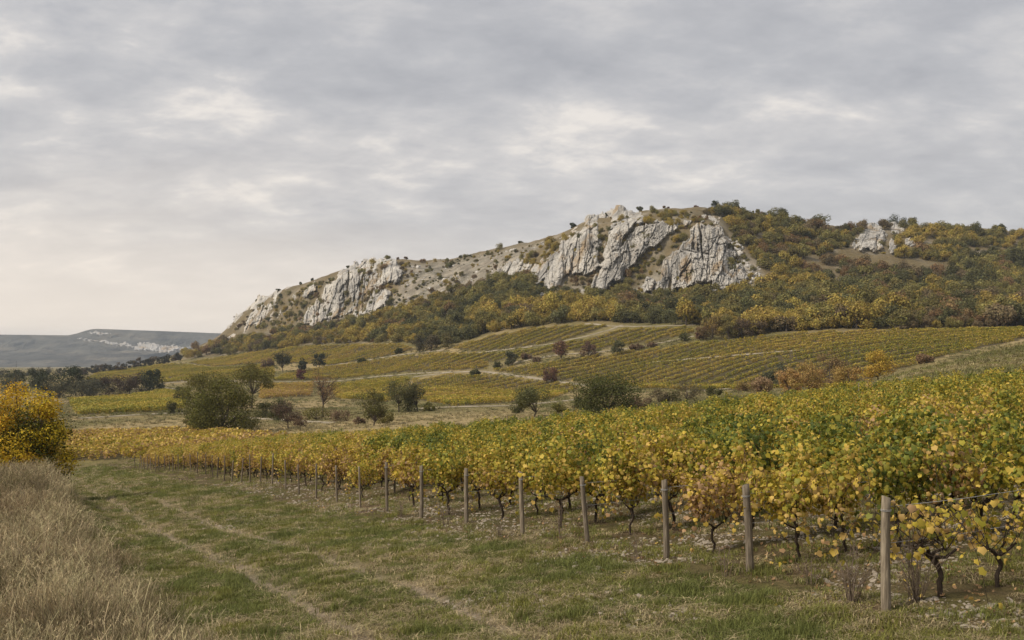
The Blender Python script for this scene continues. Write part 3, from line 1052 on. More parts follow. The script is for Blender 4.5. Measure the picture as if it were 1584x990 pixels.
crag('limestone_outcrop', [sc3([(915, 178), (940, 162), (985, 155), (975, 180), (950, 205), (915, 215)])],
     'small rock step between the middle slab and summit knob', 256, 0.3, 4.0, 8, 0.7, 520)
K4 = dict(ox=1184, oy=300, k=0.2525)
crag('limestone_outcrop', [sc3([(518, 318), (548, 272), (592, 222), (650, 198), (712, 208), (752, 238), (750, 282), (736, 312), (750, 342), (690, 350), (640, 346), (600, 356), (545, 346)], **K4)],
     'rounded pale rock dome standing in the wood on the right', 261, 0.3, 8.0, 9, 0.6, 560, 3.0)
crag('limestone_outcrop', [sc3([(748, 300), (770, 290), (806, 318), (795, 355), (752, 348)], **K4)],
     'small rock lump low beside the pale dome on the right', 271, 0.2, 7.0, 6, 0.6, 560, 2.0)
crag('limestone_outcrop', [sc3([(845, 270), (890, 262), (915, 312), (880, 322), (850, 320)], **K4)],
     'separate rock stub rightmost of the pale dome group', 276, 0.2, 7.0, 6, 0.6, 560, 2.0)
crag('limestone_outcrop', [sc3([(755, 200), (800, 188), (856, 210), (842, 245), (765, 252)], **K4)],
     'flat rock cap under the crest pine behind the pale dome', 281, 0.2, 6.0, 6, 0.6, 560, 2.0)

# ------------------------------------------------------------------ plant prototypes
def crown_mesh(name, rng, n_lobes, n_leaf, leaf, ell=(1, 1, 0.8), zc=0.85, lobe_r=(0.35, 0.55), hollow=0.75, mats=None, trunk_h=0.0, low=0.0):
    """crown of unit radius standing on the origin, made of leaf cards gathered in lobes"""
    ell = np.array(ell)
    L = []
    for i in range(n_lobes):
        dv = rng.normal(size=3); dv /= np.linalg.norm(dv)
        if dv[2] < -0.75: dv[2] *= -0.5
        rr = rng.uniform(0.42, 0.80)
        L.append((dv * rr * ell, rng.uniform(*lobe_r)))
    for i in range(max(3, n_lobes // 3) if low else 0):          # boughs reaching down to the ground
        az_ = rng.uniform(0, 2 * pi); rr = rng.uniform(0.35, 0.70)
        L.append((np.array([cos(az_) * rr, sin(az_) * rr, -rng.uniform(0.55, 0.80)]) * ell, rng.uniform(*lobe_r) * 0.9))
    n_lobes = len(L)
    C = []; Nn = []; R = []
    per = n_leaf // n_lobes
    for c, r in L:
        dv = rng.normal(size=(per, 3)); dv /= np.linalg.norm(dv, axis=1)[:, None]
        rad = r * (hollow + (1 - hollow) * rng.random(per)) * (1 + 0.18 * rng.normal(size=per))
        C.append(c + dv * rad[:, None] * np.array([1, 1, 0.85])); Nn.append(dv + 0.55 * rng.normal(size=(per, 3)) + np.array([0, 0, 0.25]))
        R.append(np.clip(rng.random() * 0.45 + 0.55 * rng.random(per), 0, 1))
    C = np.concatenate(C); Nn = np.concatenate(Nn); R = np.concatenate(R)
    C[:, 2] += zc
    ok = C[:, 2] > 0.03
    C, Nn, R = C[ok], Nn[ok], R[ok]
    v, q = cards(C, Nn, leaf * rng.uniform(0.6, 1.35, len(C)), rng)
    g = Geo()
    g.add(v, q, r=R)
    if trunk_h:
        g.tube([(0, 0, -0.25), (0.02, 0, trunk_h * 0.5), (0, 0.02, trunk_h)], [0.07, 0.055, 0.03], 5, 1)
    return g.mesh(name, mats or [M_LEAF, M_BARK]), [c + np.array([0, 0, zc]) for c, r in L]


WOODP = []
for i in range(9):
    rr = np.random.default_rng(300 + i)
    el = [(1, 1, 0.75), (0.95, 1, 0.95), (1, 0.9, 0.6)][i % 3]
    WOODP.append(crown_mesh('wood_tree', rr, 11 + i % 4, 1300, 0.135, el, 0.78 * el[2] + 0.12, (0.28, 0.50), 0.8, None, 0.6)[0])

# colours of the autumn wood
WT = {'yellow': (0.31, 0.235, 0.060), 'olive': (0.190, 0.165, 0.056), 'dark green': (0.105, 0.102, 0.044), 'rust': (0.200, 0.130, 0.062), 'brown': (0.165, 0.125, 0.068)}


def zone_of(px):
    return ('at the left tip of the hill' if px < 450 else 'below the broad left rock face' if px < 640 else 'between left and summit faces' if px < 810
            else 'below the summit rock faces' if px < 1180 else 'near the pale rock dome' if px < 1400 else 'at the right edge')


def forest():
    pts = []
    rng = np.random.default_rng(5)
    # dense wood: candidates by area of hillside seen, kept apart by size
    cand = 26000
    px = rng.uniform(262, 1640, cand); py = rng.uniform(322, 556, cand)
    m = inpoly(px, py, FOREST) & ~inpoly(px, py, CLEARING)
    dens = np.ones(cand)
    for poly in SCREES:
        dens = np.where(polydist(px, py, poly) > -3, 0.9, dens)
    dens = np.where((px > 1150) & (py < 480) & (fbm(px * 0.022, py * 0.045, 23, 3) > 0.30), 0.03, dens)
    # thin shrub cover on the upper left slopes and ledges
    UP = [(360, 512), (400, 470), (460, 452), (560, 412), (600, 405), (640, 408), (830, 378), (880, 365), (960, 330), (1100, 328), (1140, 370), (1180, 440), (1000, 455), (840, 447), (700, 460), (600, 478), (480, 505)]
    up = inpoly(px, py, UP) & ~m
    dens = np.where(up, 0.75, dens)
    cl_ = fbm(px * 0.045, py * 0.07, 19, 3) + 0.5 * (px < 500)
    dens = np.where((dens < 1) & (dens > 0.05), np.clip(dens * (0.60 + 2.2 * cl_), 0.06, 1), dens)
    keep = (m | up) & (rng.random(cand) < dens)
    px, py, up = px[keep], py[keep], up[keep]
    d = cast(px, py, 330, 1300)
    ok = ~np.isnan(d)
    px, py, d, up = px[ok], py[ok], d[ok], up[ok]
    x, y, z = world(px, d)
    size = 2.6 + 4.2 * rng.random(len(x)) ** 1.6 * np.where(rng.random(len(x)) < 0.15, 1.25, 1.0)
    size *= np.interp(d, [420, 560, 700, 1000], [0.92, 0.95, 0.85, 0.95])
    size = np.where(up, size * rng.uniform(0.30, 0.85, len(size)), size)
    insc = np.zeros(len(x), bool)
    for poly in SCREES:
        insc |= inpoly(px, py, poly)
    size = np.where(insc, size * rng.uniform(0.28, 0.85, len(size)), size)
    hide = np.zeros(len(x), bool); onrock = np.zeros(len(x), bool)
    for poly in CRAGS:                                   # keep the rock faces open: no tall crown in front of them
        for f_ in (0.45, 0.9, 1.25):
            hide |= polydist(px, py - f_ * size * F / d, poly) > np.where(px > 1290, -2.5, 2.0)
        onrock |= polydist(px, py, poly) > 1.0
    size = np.where(hide & ~onrock, size * 0.45, size)
    ok = ~(onrock & (rng.random(len(x)) > 0.34)) & ~(hide & (px > 1290) & (py < 405) & (rng.random(len(x)) < 0.93))
    px, py, d, up, x, y, z, size, insc = px[ok], py[ok], d[ok], up[ok], x[ok], y[ok], z[ok], size[ok], insc[ok]
    size = np.where(up & (rng.random(len(x)) < 0.3), size * 0.8, size)
    # poisson-like thinning
    order = rng.permutation(len(x))
    cell = 4.0
    grid = {}
    sel = []
    for i in order:
        r = size[i] * 0.80
        gx, gy = int(x[i] // cell), int(y[i] // cell)
        bad = False
        k = int(r // cell) + 1
        for a in range(gx - k, gx + k + 1):
            for b in range(gy - k, gy + k + 1):
                for j in grid.get((a, b), ()):
                    if (x[i] - x[j]) ** 2 + (y[i] - y[j]) ** 2 < (0.36 * (size[i] + size[j])) ** 2:
                        bad = True; break
                if bad: break
            if bad: break
        if not bad:
            grid.setdefault((gx, gy), []).append(i); sel.append(i)
    sel = np.array(sel)
    return px[sel], py[sel], x[sel], y[sel], z[sel], size[sel], d[sel], up[sel] | insc[sel]


fpx, fpy, fx, fy, fz, fs, fd, fup = forest()
fr = np.random.default_rng(9)
mixn = fbm(fx * 0.016, fy * 0.016, 61, 3) + 0.55 * fr.normal(size=len(fx)) * 0.6
redn = fbm(fx * 0.012 + 40, fy * 0.012, 62, 3) + 0.35 * fr.normal(size=len(fx)) + 0.30 * sstep(380, 350, fpy) * (fpx > 1150)
lowb = sstep(40, 0, np.abs(fpy - np.interp(fpx, [345, 517, 690, 840, 918, 1184, 1584], [545, 528, 528, 498, 492, 508, 500])))
cls = np.where(redn > 0.56, np.where(fr.random(len(fx)) < 0.5, 'rust', 'brown'),
               np.where(mixn + 0.25 * lowb > 0.34, 'yellow', np.where(mixn > -0.38, 'olive', 'dark green')))
fsc = np.stack([fs * fr.uniform(0.85, 1.15, len(fs)), fs * fr.uniform(0.85, 1.15, len(fs)), fs * fr.uniform(0.8, 1.2, len(fs))], 1)
frz = fr.uniform(0, 2 * pi, len(fs))
fti = np.array([WT[c] for c in cls]) * fr.uniform(0.82, 1.42, len(fs))[:, None]
fid = fr.integers(0, len(WOODP), len(fs))
app = np.where((fpx > 0) & (fpx < 1584), fs / fd, 0)


def band_of(px, py):
    b = np.interp(px, [345, 517, 690, 840, 918, 1184, 1584], [551, 532, 536, 503, 496, 515, 506])
    return 'low beside the plots' if b - py < 14 else 'halfway up' if b - py < 50 else 'high up'


def sizew(i):
    return 'large ' if fs[i] > 5.0 else ''


biggest = set(np.argsort(-app)[:290].tolist())
rest = np.array([i for i in range(len(fs)) if i not in biggest])
for i in sorted(biggest):
    o = obj('hillside_tree', WOODP[fid[i]], None, f'{sizew(i)}{cls[i]} tree {band_of(fpx[i], fpy[i])} in the wood {zone_of(fpx[i])}', 'tree', f'{sizew(i)}{cls[i]} trees {band_of(fpx[i], fpy[i])} in the wood {zone_of(fpx[i])}')
    o.location = (fx[i], fy[i], fz[i] - 0.3); o.rotation_euler = (0, 0, frz[i]); o.scale = fsc[i]
    o['tint'] = [float(c) for c in fti[i]]
scatter('hillside_wood', WOODP, np.stack([fx, fy, fz - 0.3], 1)[rest], np.stack([0 * frz, 0 * frz, frz], 1)[rest], fsc[rest], fid[rest],
        'mass of autumn shrubs and trees covering the hillside around the rock faces', 'woodland', tint=fti[rest])


def boulder(name, rng, mat):
    n = 3
    import bmesh
    bm = bmesh.new()
    bmesh.ops.create_icosphere(bm, subdivisions=2, radius=1.0)
    for vtx in bm.verts:
        p = np.array(vtx.co)
        k = 1.0
        for _ in range(0): pass
        vtx.co = p * 1.0
    pl = rng.normal(size=(9, 3)); pl /= np.linalg.norm(pl, axis=1)[:, None]
    for vtx in bm.verts:
        p = np.array(vtx.co)
        for nrm in pl:
            dd = p @ nrm
            if dd > 0.62: p = p - nrm * (dd - 0.62)
        p *= np.array([1.0, 0.8, 0.62]) * (1 + 0.06 * rng.normal())
        vtx.co = p
    m = bpy.data.meshes.new(name)
    bm.to_mesh(m); bm.free()
    m.materials.append(mat)
    return m


BOULD = [boulder('scree_block', np.random.default_rng(60 + i), M_SCREE) for i in range(5)]
rb = np.random.default_rng(14)
bx = rb.uniform(590, 1240, 9000); by = rb.uniform(365, 490, 9000)
inb = np.zeros(len(bx), bool)
for poly in SCREES:
    inb |= inpoly(bx, by, poly)
RIGHTROCK = sc3([(1150, 240), (1200, 260), (1260, 320), (1300, 400), (1290, 480), (1230, 490), (1190, 420), (1170, 330)])
inb &= rb.random(len(bx)) < 0.55
inr = inpoly(bx, by, RIGHTROCK)
bx, by = bx[inb | inr], by[inb | inr]
bd = cast(bx, by, 450, 1200)
k = ~np.isnan(bd)
xx, yy, zz = world(bx[k], bd[k])
nb = len(xx)
keepb = fbm(xx * 0.06, yy * 0.06, 66, 3) > 0.12
xx, yy, zz = xx[keepb], yy[keepb], zz[keepb]; nb = len(xx)
scatter('scree', BOULD, np.stack([xx, yy, zz], 1), rb.uniform(-0.5, 0.5, (nb, 3)) + np.stack([0 * xx, 0 * xx, rb.uniform(0, 6, nb)], 1),
        np.clip(rb.lognormal(-0.05, 0.55, nb), 0.35, 3.4), rb.integers(0, 5, nb), 'loose pale boulders and scree scattered between the rock faces', 'scree')

# ------------------------------------------------------------------ single trees and shrubs
def tree(name, label, cat, px, py, wpx, hpx, tint, leafpx=1.7, n_leaf=2600, trunk=0.25, bare=0.0, dmin=100, group=None, lobes=14, seed=1, ell=None, d=None, hollow=0.72, barkmat=None, lobe_r=(0.20, 0.44), inner=None):
    rng = np.random.default_rng(seed * 97 + int(px))
    if d is None:
        d = float(cast(px, py, dmin, 1500)[0])
        if d != d:
            d = float(np.interp(px, PXA, KD[:, 8]))
    x, y, z = (float(a) for a in world(px, d))
    big_ = 1.14 if wpx > 24 else 1.05
    W = big_ * wpx * d / F / 2; H = big_ * hpx * d / F
    root = empty(name, (x, y, z - 0.1), label, cat, group, float(rng.uniform(0, 6.28)))
    ch = H * (1 - trunk)                                  # crown height
    e = (1.0, 0.9, ch / 2 / W)
    leaf = leafpx * d / F / W
    cm, lobes_c = crown_mesh('crown', rng, lobes, int(2.1 * n_leaf * (1 - bare)), leaf, (0.98, 0.95, e[2] * 0.98), (H * trunk + ch / 2) / W, lobe_r, hollow, [M_LEAF, M_BARK], 0, low=1.0 if trunk < 0.13 else 0.0)
    g = Geo()
    base_r = 0.018 * H + 0.010 * W
    th = max(trunk, 0.12) * H
    bend = rng.normal(size=2) * 0.04 * H
    tp = np.array([(0, 0, -0.4), (bend[0] * .3, bend[1] * .3, th * 0.5), (bend[0], bend[1], th * 1.05), (bend[0] * 0.7, bend[1] * 1.3, H * 0.72)])
    g.tube(tp, [base_r, base_r * 0.8, base_r * 0.62, base_r * 0.2], 8)
    for c in lobes_c:
        c = c * W
        mid = tp[2] * 0.5 + c * 0.5 + rng.normal(size=3) * 0.06 * W
        mid[2] = tp[2][2] * 0.55 + c[2] * 0.45
        g.tube([tp[2] * (0.9 if c[2] < H * .5 else 1.0), mid, c], [base_r * 0.42, base_r * 0.25, base_r * 0.07], 5)
        nb_ = 12 if bare > 0.3 else 2
        for _ in range(nb_):
            e1 = c + rng.normal(size=3) * np.array([0.30, 0.30, 0.26]) * W
            m1 = (mid + c) / 2 * 0.5 + e1 * 0.5 + rng.normal(size=3) * 0.04 * W
            g.tube([mid * 0.6 + c * 0.4, m1, e1], [base_r * 0.15, base_r * 0.09, base_r * 0.03], 4)
    obj('trunk', g.mesh('trunk', barkmat or M_BARK, True), root)
    co = obj('crown', cm, root)
    co.scale = (W, W, W)
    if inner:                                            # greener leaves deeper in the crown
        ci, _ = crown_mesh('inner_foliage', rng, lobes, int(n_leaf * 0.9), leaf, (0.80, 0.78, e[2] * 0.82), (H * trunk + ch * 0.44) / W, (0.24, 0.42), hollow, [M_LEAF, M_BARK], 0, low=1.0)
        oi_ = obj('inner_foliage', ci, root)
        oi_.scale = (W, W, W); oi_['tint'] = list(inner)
    co['tint'] = [c_ * 1.4 for c_ in tint]
    return root, d


DG = (0.064, 0.064, 0.024); OG = (0.112, 0.100, 0.028); YG = (0.155, 0.140, 0.045); GY = (0.28, 0.175, 0.035); RB = (0.125, 0.068, 0.045); GG = (0.098, 0.094, 0.042)
GO = (0.30, 0.195, 0.075); BR = (0.13, 0.088, 0.055)
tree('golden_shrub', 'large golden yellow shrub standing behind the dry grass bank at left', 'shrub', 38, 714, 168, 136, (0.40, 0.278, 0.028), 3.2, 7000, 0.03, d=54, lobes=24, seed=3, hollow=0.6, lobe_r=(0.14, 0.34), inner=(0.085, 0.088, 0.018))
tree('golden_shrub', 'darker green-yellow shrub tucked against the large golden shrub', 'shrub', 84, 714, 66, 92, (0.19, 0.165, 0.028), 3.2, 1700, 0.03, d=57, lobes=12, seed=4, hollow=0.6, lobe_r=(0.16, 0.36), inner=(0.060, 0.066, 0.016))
tree('round_tree', 'big round olive green tree with foliage down to the grass, left of centre', 'tree', 338, 672, 118, 78, (0.092, 0.087, 0.024), 2.4, 7500, 0.04, lobes=24, seed=5)
tree('field_tree', 'loose olive tree behind the left side of the big round tree', 'tree', 316, 640, 74, 62, OG, 2.0, 2400, 0.15, seed=6)
tree('field_tree', 'taller tree with visible trunk behind the right of the big round tree', 'tree', 389, 632, 74, 64, OG, 2.0, 2600, 0.30, seed=7)
tree('dark_shrub', 'low dark shrub just right of the big round tree', 'shrub', 411, 646, 38, 24, DG, 1.8, 900, 0.05, seed=8)
tree('dark_shrub', 'low dark shrub beneath the russet vineyard plot', 'shrub', 436, 640, 30, 20, DG, 1.8, 700, 0.05, seed=9)
tree('brown_tree', 'small dark brown-leaved tree with thin crown beside the pale meadow', 'tree', 446, 664, 50, 40, (0.085, 0.060, 0.042), 1.7, 1300, 0.25, 0.25, seed=10)
tree('bare_tree', 'nearly leafless brown tree with open branches in the fields', 'tree', 499, 645, 56, 66, (0.20, 0.115, 0.060), 1.3, 1500, 0.28, 0.45, seed=11)
tree('low_shrub', 'low olive shrub at the foot of the nearly leafless tree', 'shrub', 490, 650, 46, 18, OG, 1.7, 700, 0.05, seed=12)
tree('low_shrub', 'low brownish shrub just right of the nearly leafless tree', 'shrub', 524, 652, 44, 16, BR, 1.7, 700, 0.05, seed=13)
tree('field_tree', 'dark olive tree with short trunk at the meadow edge near centre-left', 'tree', 578, 659, 54, 56, (0.088, 0.080, 0.028), 1.9, 2000, 0.12, seed=14)
tree('field_tree', 'open grey-green tree, left one of the pair beyond the meadow edge tree', 'tree', 617, 638, 50, 46, GG, 1.8, 1600, 0.25, 0.15, seed=15)
tree('field_tree', 'darker rounded tree, right one of the pair beyond the meadow edge tree', 'tree', 646, 636, 46, 40, (0.080, 0.076, 0.034), 1.8, 1400, 0.2, seed=16)
tree('willow', 'grey-green spreading willow left of the broad dark green tree', 'tree', 826, 645, 72, 44, (0.090, 0.090, 0.036), 1.9, 2600, 0.15, seed=17)
tree('broad_tree', 'broad dark green tree rising above the vines at centre', 'tree', 938, 640, 102, 54, (0.068, 0.072, 0.024), 2.2, 5200, 0.08, lobes=22, seed=18)
tree('dark_shrub', 'small dark shrub at the left foot of the broad dark green tree', 'shrub', 894, 632, 22, 18, DG, 1.8, 500, 0.05, seed=19)
tree('thin_shrub', 'thin grey-brown shrub right of the broad dark green tree', 'shrub', 1063, 622, 50, 34, (0.115, 0.098, 0.055), 1.6, 1300, 0.12, 0.3, seed=20)
tree('thin_shrub', 'low grey-brown shrub between the broad tree and the thin shrub', 'shrub', 1018, 624, 42, 22, (0.105, 0.085, 0.052), 1.6, 900, 0.05, 0.1, seed=21)
tree('dark_tree', 'dark green tree above the hedge, left one of two', 'tree', 114, 606, 42, 38, (0.040, 0.047, 0.026), 1.8, 1500, 0.1, seed=22)
tree('dark_tree', 'dark green tree at the right end of the hedge, right one of two', 'tree', 236, 606, 38, 36, (0.040, 0.047, 0.026), 1.8, 1500, 0.1, seed=23)
for i, (px, py, w_, h_, tn) in enumerate([(75, 608, 34, 26, 0), (58, 600, 30, 24, 0), (20, 606, 44, 26, 0), (92, 616, 36, 20, 1), (126, 615, 40, 20, 1), (150, 612, 36, 24, 1), (175, 610, 34, 26, 2), (200, 609, 34, 24, 2), (218, 608, 30, 22, 0)]):
    w_ *= 1.25; h_ *= 1.15
    tree('hedge_shrub', f'dark hedge shrub beyond the golden shrub, {ordinal([20, 58, 75, 92, 126, 150, 175, 200, 218].index(px) + 1)} from the left', 'shrub', px, py, w_, h_, [(0.045, 0.050, 0.030), (0.068, 0.066, 0.045), (0.075, 0.056, 0.042)][tn], 1.8, 900, 0.05, seed=24 + i, group='shrubs of the dark hedge at left')
rt = np.random.default_rng(77)
for i in range(17):                                    # line of trees trailing off from the hill's left tip
    px = 128 + i * 9.4 + rt.uniform(-2, 2)
    py = np.interp(px, [120, 200, 280], [581, 571, 557]) + rt.uniform(-1, 1)
    tree('far_tree', f'{ordinal(i + 1)} tree from the left in the dark line at the foot of the hill', 'tree', px, py, rt.uniform(13, 20), rt.uniform(10, 16), (0.052, 0.050, 0.036) if i % 3 else (0.085, 0.066, 0.042), 1.6, 320, 0.05,
         seed=40 + i, lobes=7, group='line of trees at the left foot of the hill', dmin=400)
for i, (px, py, w_, h_) in enumerate([(5, 584, 26, 12), (28, 583, 24, 11), (50, 582, 24, 13), (72, 582, 22, 14), (94, 582, 24, 13), (112, 581, 20, 13)]):
    tree('far_tree', f'{ordinal(i + 1)} tree from the left edge in the faint line behind the hedge', 'tree', px, py, w_, h_, (0.060, 0.058, 0.040), 1.6, 320, 0.05, seed=61 + i, lobes=7, group='faint trees behind the hedge', dmin=400)
tree('field_tree', 'tallest dark tree of the three standing in the vineyard plots', 'tree', 438, 576, 34, 31, (0.060, 0.060, 0.034), 1.6, 1100, 0.2, seed=70)
tree('field_tree', 'small middle dark tree of the three standing in the vineyard plots', 'tree', 468, 575, 19, 21, (0.042, 0.048, 0.028), 1.6, 600, 0.08, seed=71)
tree('field_tree', 'round right-hand dark tree of the three standing in the vineyard plots', 'tree', 494, 568, 27, 23, (0.040, 0.045, 0.028), 1.6, 800, 0.05, seed=72)
tree('red_shrub', 'small dark red shrub below the three dark field trees', 'shrub', 466, 588, 18, 18, (0.095, 0.042, 0.036), 1.6, 450, 0.08, seed=73)
tree('red_shrub', 'upright russet tree by the pale track, left of a pair', 'tree', 867, 559, 28, 30, RB, 1.6, 900, 0.15, seed=74)
tree('red_shrub', 'rounded russet tree by the pale track, right of a pair', 'tree', 911, 553, 30, 24, (0.115, 0.072, 0.050), 1.6, 900, 0.1, seed=75)
tree('green_shrub', 'olive green shrub by the pale track right of the russet pair', 'shrub', 955, 548, 26, 22, (0.075, 0.076, 0.036), 1.6, 800, 0.08, seed=76)
tree('red_shrub', 'round russet shrub below the pale track beside vineyard corner', 'shrub', 852, 592, 28, 21, (0.115, 0.064, 0.044), 1.7, 800, 0.05, seed=77)
tree('green_shrub', 'small dark conical shrub left of the russet track pair', 'shrub', 792, 566, 26, 22, (0.060, 0.062, 0.034), 1.6, 700, 0.06, seed=78)
tree('dark_shrub', 'tiny dark shrub at the left start of the pale track', 'shrub', 768, 569, 18, 11, DG, 1.6, 350, 0.05, seed=79)
tree('dark_shrub', 'tiny dark shrub on the pale track beneath the russet pair', 'shrub', 830, 560, 18, 8, BR, 1.6, 350, 0.05, seed=80)
tree('dark_shrub', 'dark shrub on the verge near the top of the pale track', 'shrub', 1008, 537, 20, 9, BR, 1.6, 350, 0.05, seed=81)
tree('dark_shrub', 'dark green shrub where the pale track meets the wood', 'shrub', 1060, 528, 22, 14, DG, 1.6, 450, 0.05, seed=82)
for i, (px, py, w_, h_, tn, wd) in enumerate([(1100, 527, 40, 40, (0.135, 0.098, 0.042), 'rust and green'), (1128, 525, 38, 40, (0.150, 0.128, 0.046), 'yellow-green'), (1150, 523, 34, 32, (0.105, 0.074, 0.048), 'brown'),
                                              (1087, 526, 24, 22, (0.12, 0.065, 0.04), 'low rust'), (1172, 518, 30, 20, (0.125, 0.092, 0.050), 'low brownish')]):
    tree('wood_edge_tree', f'{wd} tree of the clump jutting from the wood onto the vineyard', 'tree', px, py, w_, h_, tn, 1.6, 1200, 0.08, seed=85 + i, group='clump jutting from the wood')
for i, (px, py, w_, h_, tn, wd) in enumerate([(648, 545, 26, 28, (0.062, 0.056, 0.034), 'dark olive'), (668, 543, 28, 28, (0.085, 0.070, 0.040), 'brown olive'), (690, 540, 26, 24, (0.105, 0.092, 0.038), 'yellowish'), (616, 547, 14, 9, DG, 'tiny dark')]):
    tree('wood_edge_tree', f'{wd} tree of the small spur of wood above the middle plots', 'tree', px, py, w_, h_, tn, 1.6, 800, 0.08, seed=92 + i, group='small spur of wood above the middle plots')
for i, (px, py, w_, h_, tn, wd) in enumerate([(1222, 607, 44, 34, GO, 'pale orange shrub, leftmost of the golden group'), (1252, 603, 52, 42, (0.25, 0.165, 0.060), 'orange-brown shrub, second of the golden group'),
                                              (1285, 599, 60, 50, (0.175, 0.118, 0.055), 'largest brownish shrub in the middle of the golden group'), (1312, 600, 44, 34, (0.255, 0.175, 0.06), 'tawny shrub at the right end of the golden group'),
                                              (1358, 588, 56, 46, (0.30, 0.205, 0.042), 'bright yellow round tree right of the golden group'), (1205, 598, 50, 34, (0.072, 0.076, 0.046), 'grey-green shrub behind the left of the golden group'),
                                              (1180, 607, 34, 24, (0.24, 0.17, 0.095), 'pale tan shrub left of the golden group'), (1430, 562, 26, 12, (0.17, 0.11, 0.06), 'low russet shrub on the bank beyond the bright yellow tree')]):
    tree('golden_shrub', wd, 'shrub', px, py, w_, h_, tn, 2.0, 1700, 0.04, seed=100 + i, dmin=75, group='golden shrubs behind the right of the vineyard')
for i, (px, py, w_, h_, tn, lab) in enumerate([
        (300, 662, 34, 22, OG, 'scrub at the left foot of the big round tree'), (386, 664, 36, 22, (0.085, 0.075, 0.030), 'scrub at the right foot of the big round tree'),
        (362, 632, 40, 30, OG, 'olive scrub filling the gap behind the big round tree'), (283, 622, 30, 26, DG, 'dark scrub left of the loose olive tree'),
        (462, 660, 30, 18, BR, 'brown scrub right of the small brown-leaved tree'), (424, 652, 34, 16, DG, 'dark scrub left of the small brown-leaved tree'),
        (598, 655, 34, 18, OG, 'olive scrub right of the meadow edge tree'), (556, 657, 24, 14, BR, 'brown scrub left of the meadow edge tree'),
        (632, 637, 40, 20, DG, 'dark scrub under the pair beyond the meadow edge tree'), (664, 636, 22, 14, OG, 'scrub right of the pair beyond the meadow edge tree'),
        (800, 640, 30, 18, DG, 'dark scrub left of the willow'), (862, 640, 28, 14, OG, 'olive scrub right of the willow'),
        (985, 632, 36, 20, BR, 'brown scrub right of the broad dark green tree'), (1040, 622, 30, 16, DG, 'dark scrub beside the thin grey-brown shrub'),
        (1105, 612, 26, 14, DG, 'dark scrub at the lower edge of the wide plot'), (1150, 606, 30, 14, (0.16, 0.11, 0.05), 'tan scrub at the lower edge of the wide plot'),
        (735, 582, 22, 10, DG, 'dark scrub at the bend of the middle track'), (815, 556, 22, 10, BR, 'brown scrub along the upper pale track'),
        (985, 541, 24, 10, BR, 'brown scrub on the bank of the upper pale track'), (560, 562, 20, 8, DG, 'dark scrub on the track right of the three dark trees'),
        (415, 568, 22, 12, BR, 'brown scrub left of the three dark trees'), (270, 640, 26, 18, DG, 'dark scrub left of the big round tree by the green plot')]):
    tree('scrub_bush', lab, 'scrub', px, py, w_, h_, tn, 1.8, 600, 0.05, seed=140 + i, lobes=8)
SKY = [(563, 409, 12, 7, DG), (598, 405, 15, 10, OG), (616, 406, 6, 5, BR), (628, 407, 6, 5, BR), (540, 420, 8, 5, DG), (484, 436, 6, 5, DG), (465, 446, 5, 4, DG), (430, 456, 7, 5, DG), (398, 470, 8, 6, DG), (805, 386, 8, 5, DG),
       (886, 360, 12, 10, (0.035, 0.042, 0.022)), (914, 341, 10, 8, DG), (937, 331, 8, 6, DG), (957, 327, 13, 8, DG), (990, 327, 12, 9, DG), (1030, 328, 14, 7, BR), (1076, 330, 12, 6, RB), (1105, 329, 20, 13, (0.040, 0.046, 0.026)),
       (1125, 330, 10, 8, BR), (1202, 341, 28, 16, OG), (1347, 353, 12, 9, GG), (1388, 352, 28, 16, (0.045, 0.052, 0.028)), (1412, 354, 18, 12, DG), (1140, 332, 12, 9, RB), (1170, 335, 14, 9, OG)]
for i, (px, py, w_, h_, tn) in enumerate(SKY):
    dd = float(np.interp(px, PXA, KD[:, 8])) - 6
    tree('crest_bush', f'{ordinal(i + 1) if px < 1 else ("tiny" if w_ < 9 else "small" if w_ < 14 else "rounded")} bush on the skyline crest, {ordinal(sorted(a[0] for a in SKY).index(px) + 1)} from the left', 'bush', px, py + 3, w_, h_, tn, 1.4, 420, 0.08, seed=120 + i, d=dd, lobes=7, group='bushes on the skyline crest')

# ------------------------------------------------------------------ chalky field tracks
for i, pl in enumerate(PATHS):
    P = np.array(pl, float)
    L = np.concatenate([[0], np.cumsum(np.hypot(*np.diff(P, axis=0).T))])
    tt = np.linspace(0, L[-1], int(L[-1] / 2.5) + 2)
    qx = np.interp(tt, L, P[:, 0]); qy = np.interp(tt, L, P[:, 1])
    d = cast(qx, qy, 100, 1300)
    ok = ~np.isnan(d); qx, d = qx[ok], d[ok]
    d = np.convolve(np.pad(d, 4, 'edge'), np.ones(9) / 9, 'valid')
    x = (qx - CX) / F * d
    c = np.stack([x, d], 1)
    tg = np.gradient(c, axis=0); tg /= np.linalg.norm(tg, axis=1)[:, None] + 1e-9
    nm = np.stack([-tg[:, 1], tg[:, 0]], 1)
    wd = (1.05 + 0.6 * gnoise(np.arange(len(x)) * 0.13, 0 * x, 90 + i))[:, None]
    rows = []
    for f_ in np.linspace(-1, 1, 7):
        e = c + nm * wd * f_
        rows.append(np.stack([e[:, 0], e[:, 1], zg(e[:, 0], e[:, 1]) + 0.22 * (1 - abs(f_)) + 0.06], 1))
    V = np.stack(rows, 1)
    I = np.arange(V.shape[0] * 7).reshape(-1, 7)
    q = np.stack([I[:-1, :-1], I[1:, :-1], I[1:, 1:], I[:-1, 1:]], -1).reshape(-1, 4)
    obj('field_path', mesh_np('field_path', V.reshape(-1, 3), q, None, M_PATH, True), kind='structure')

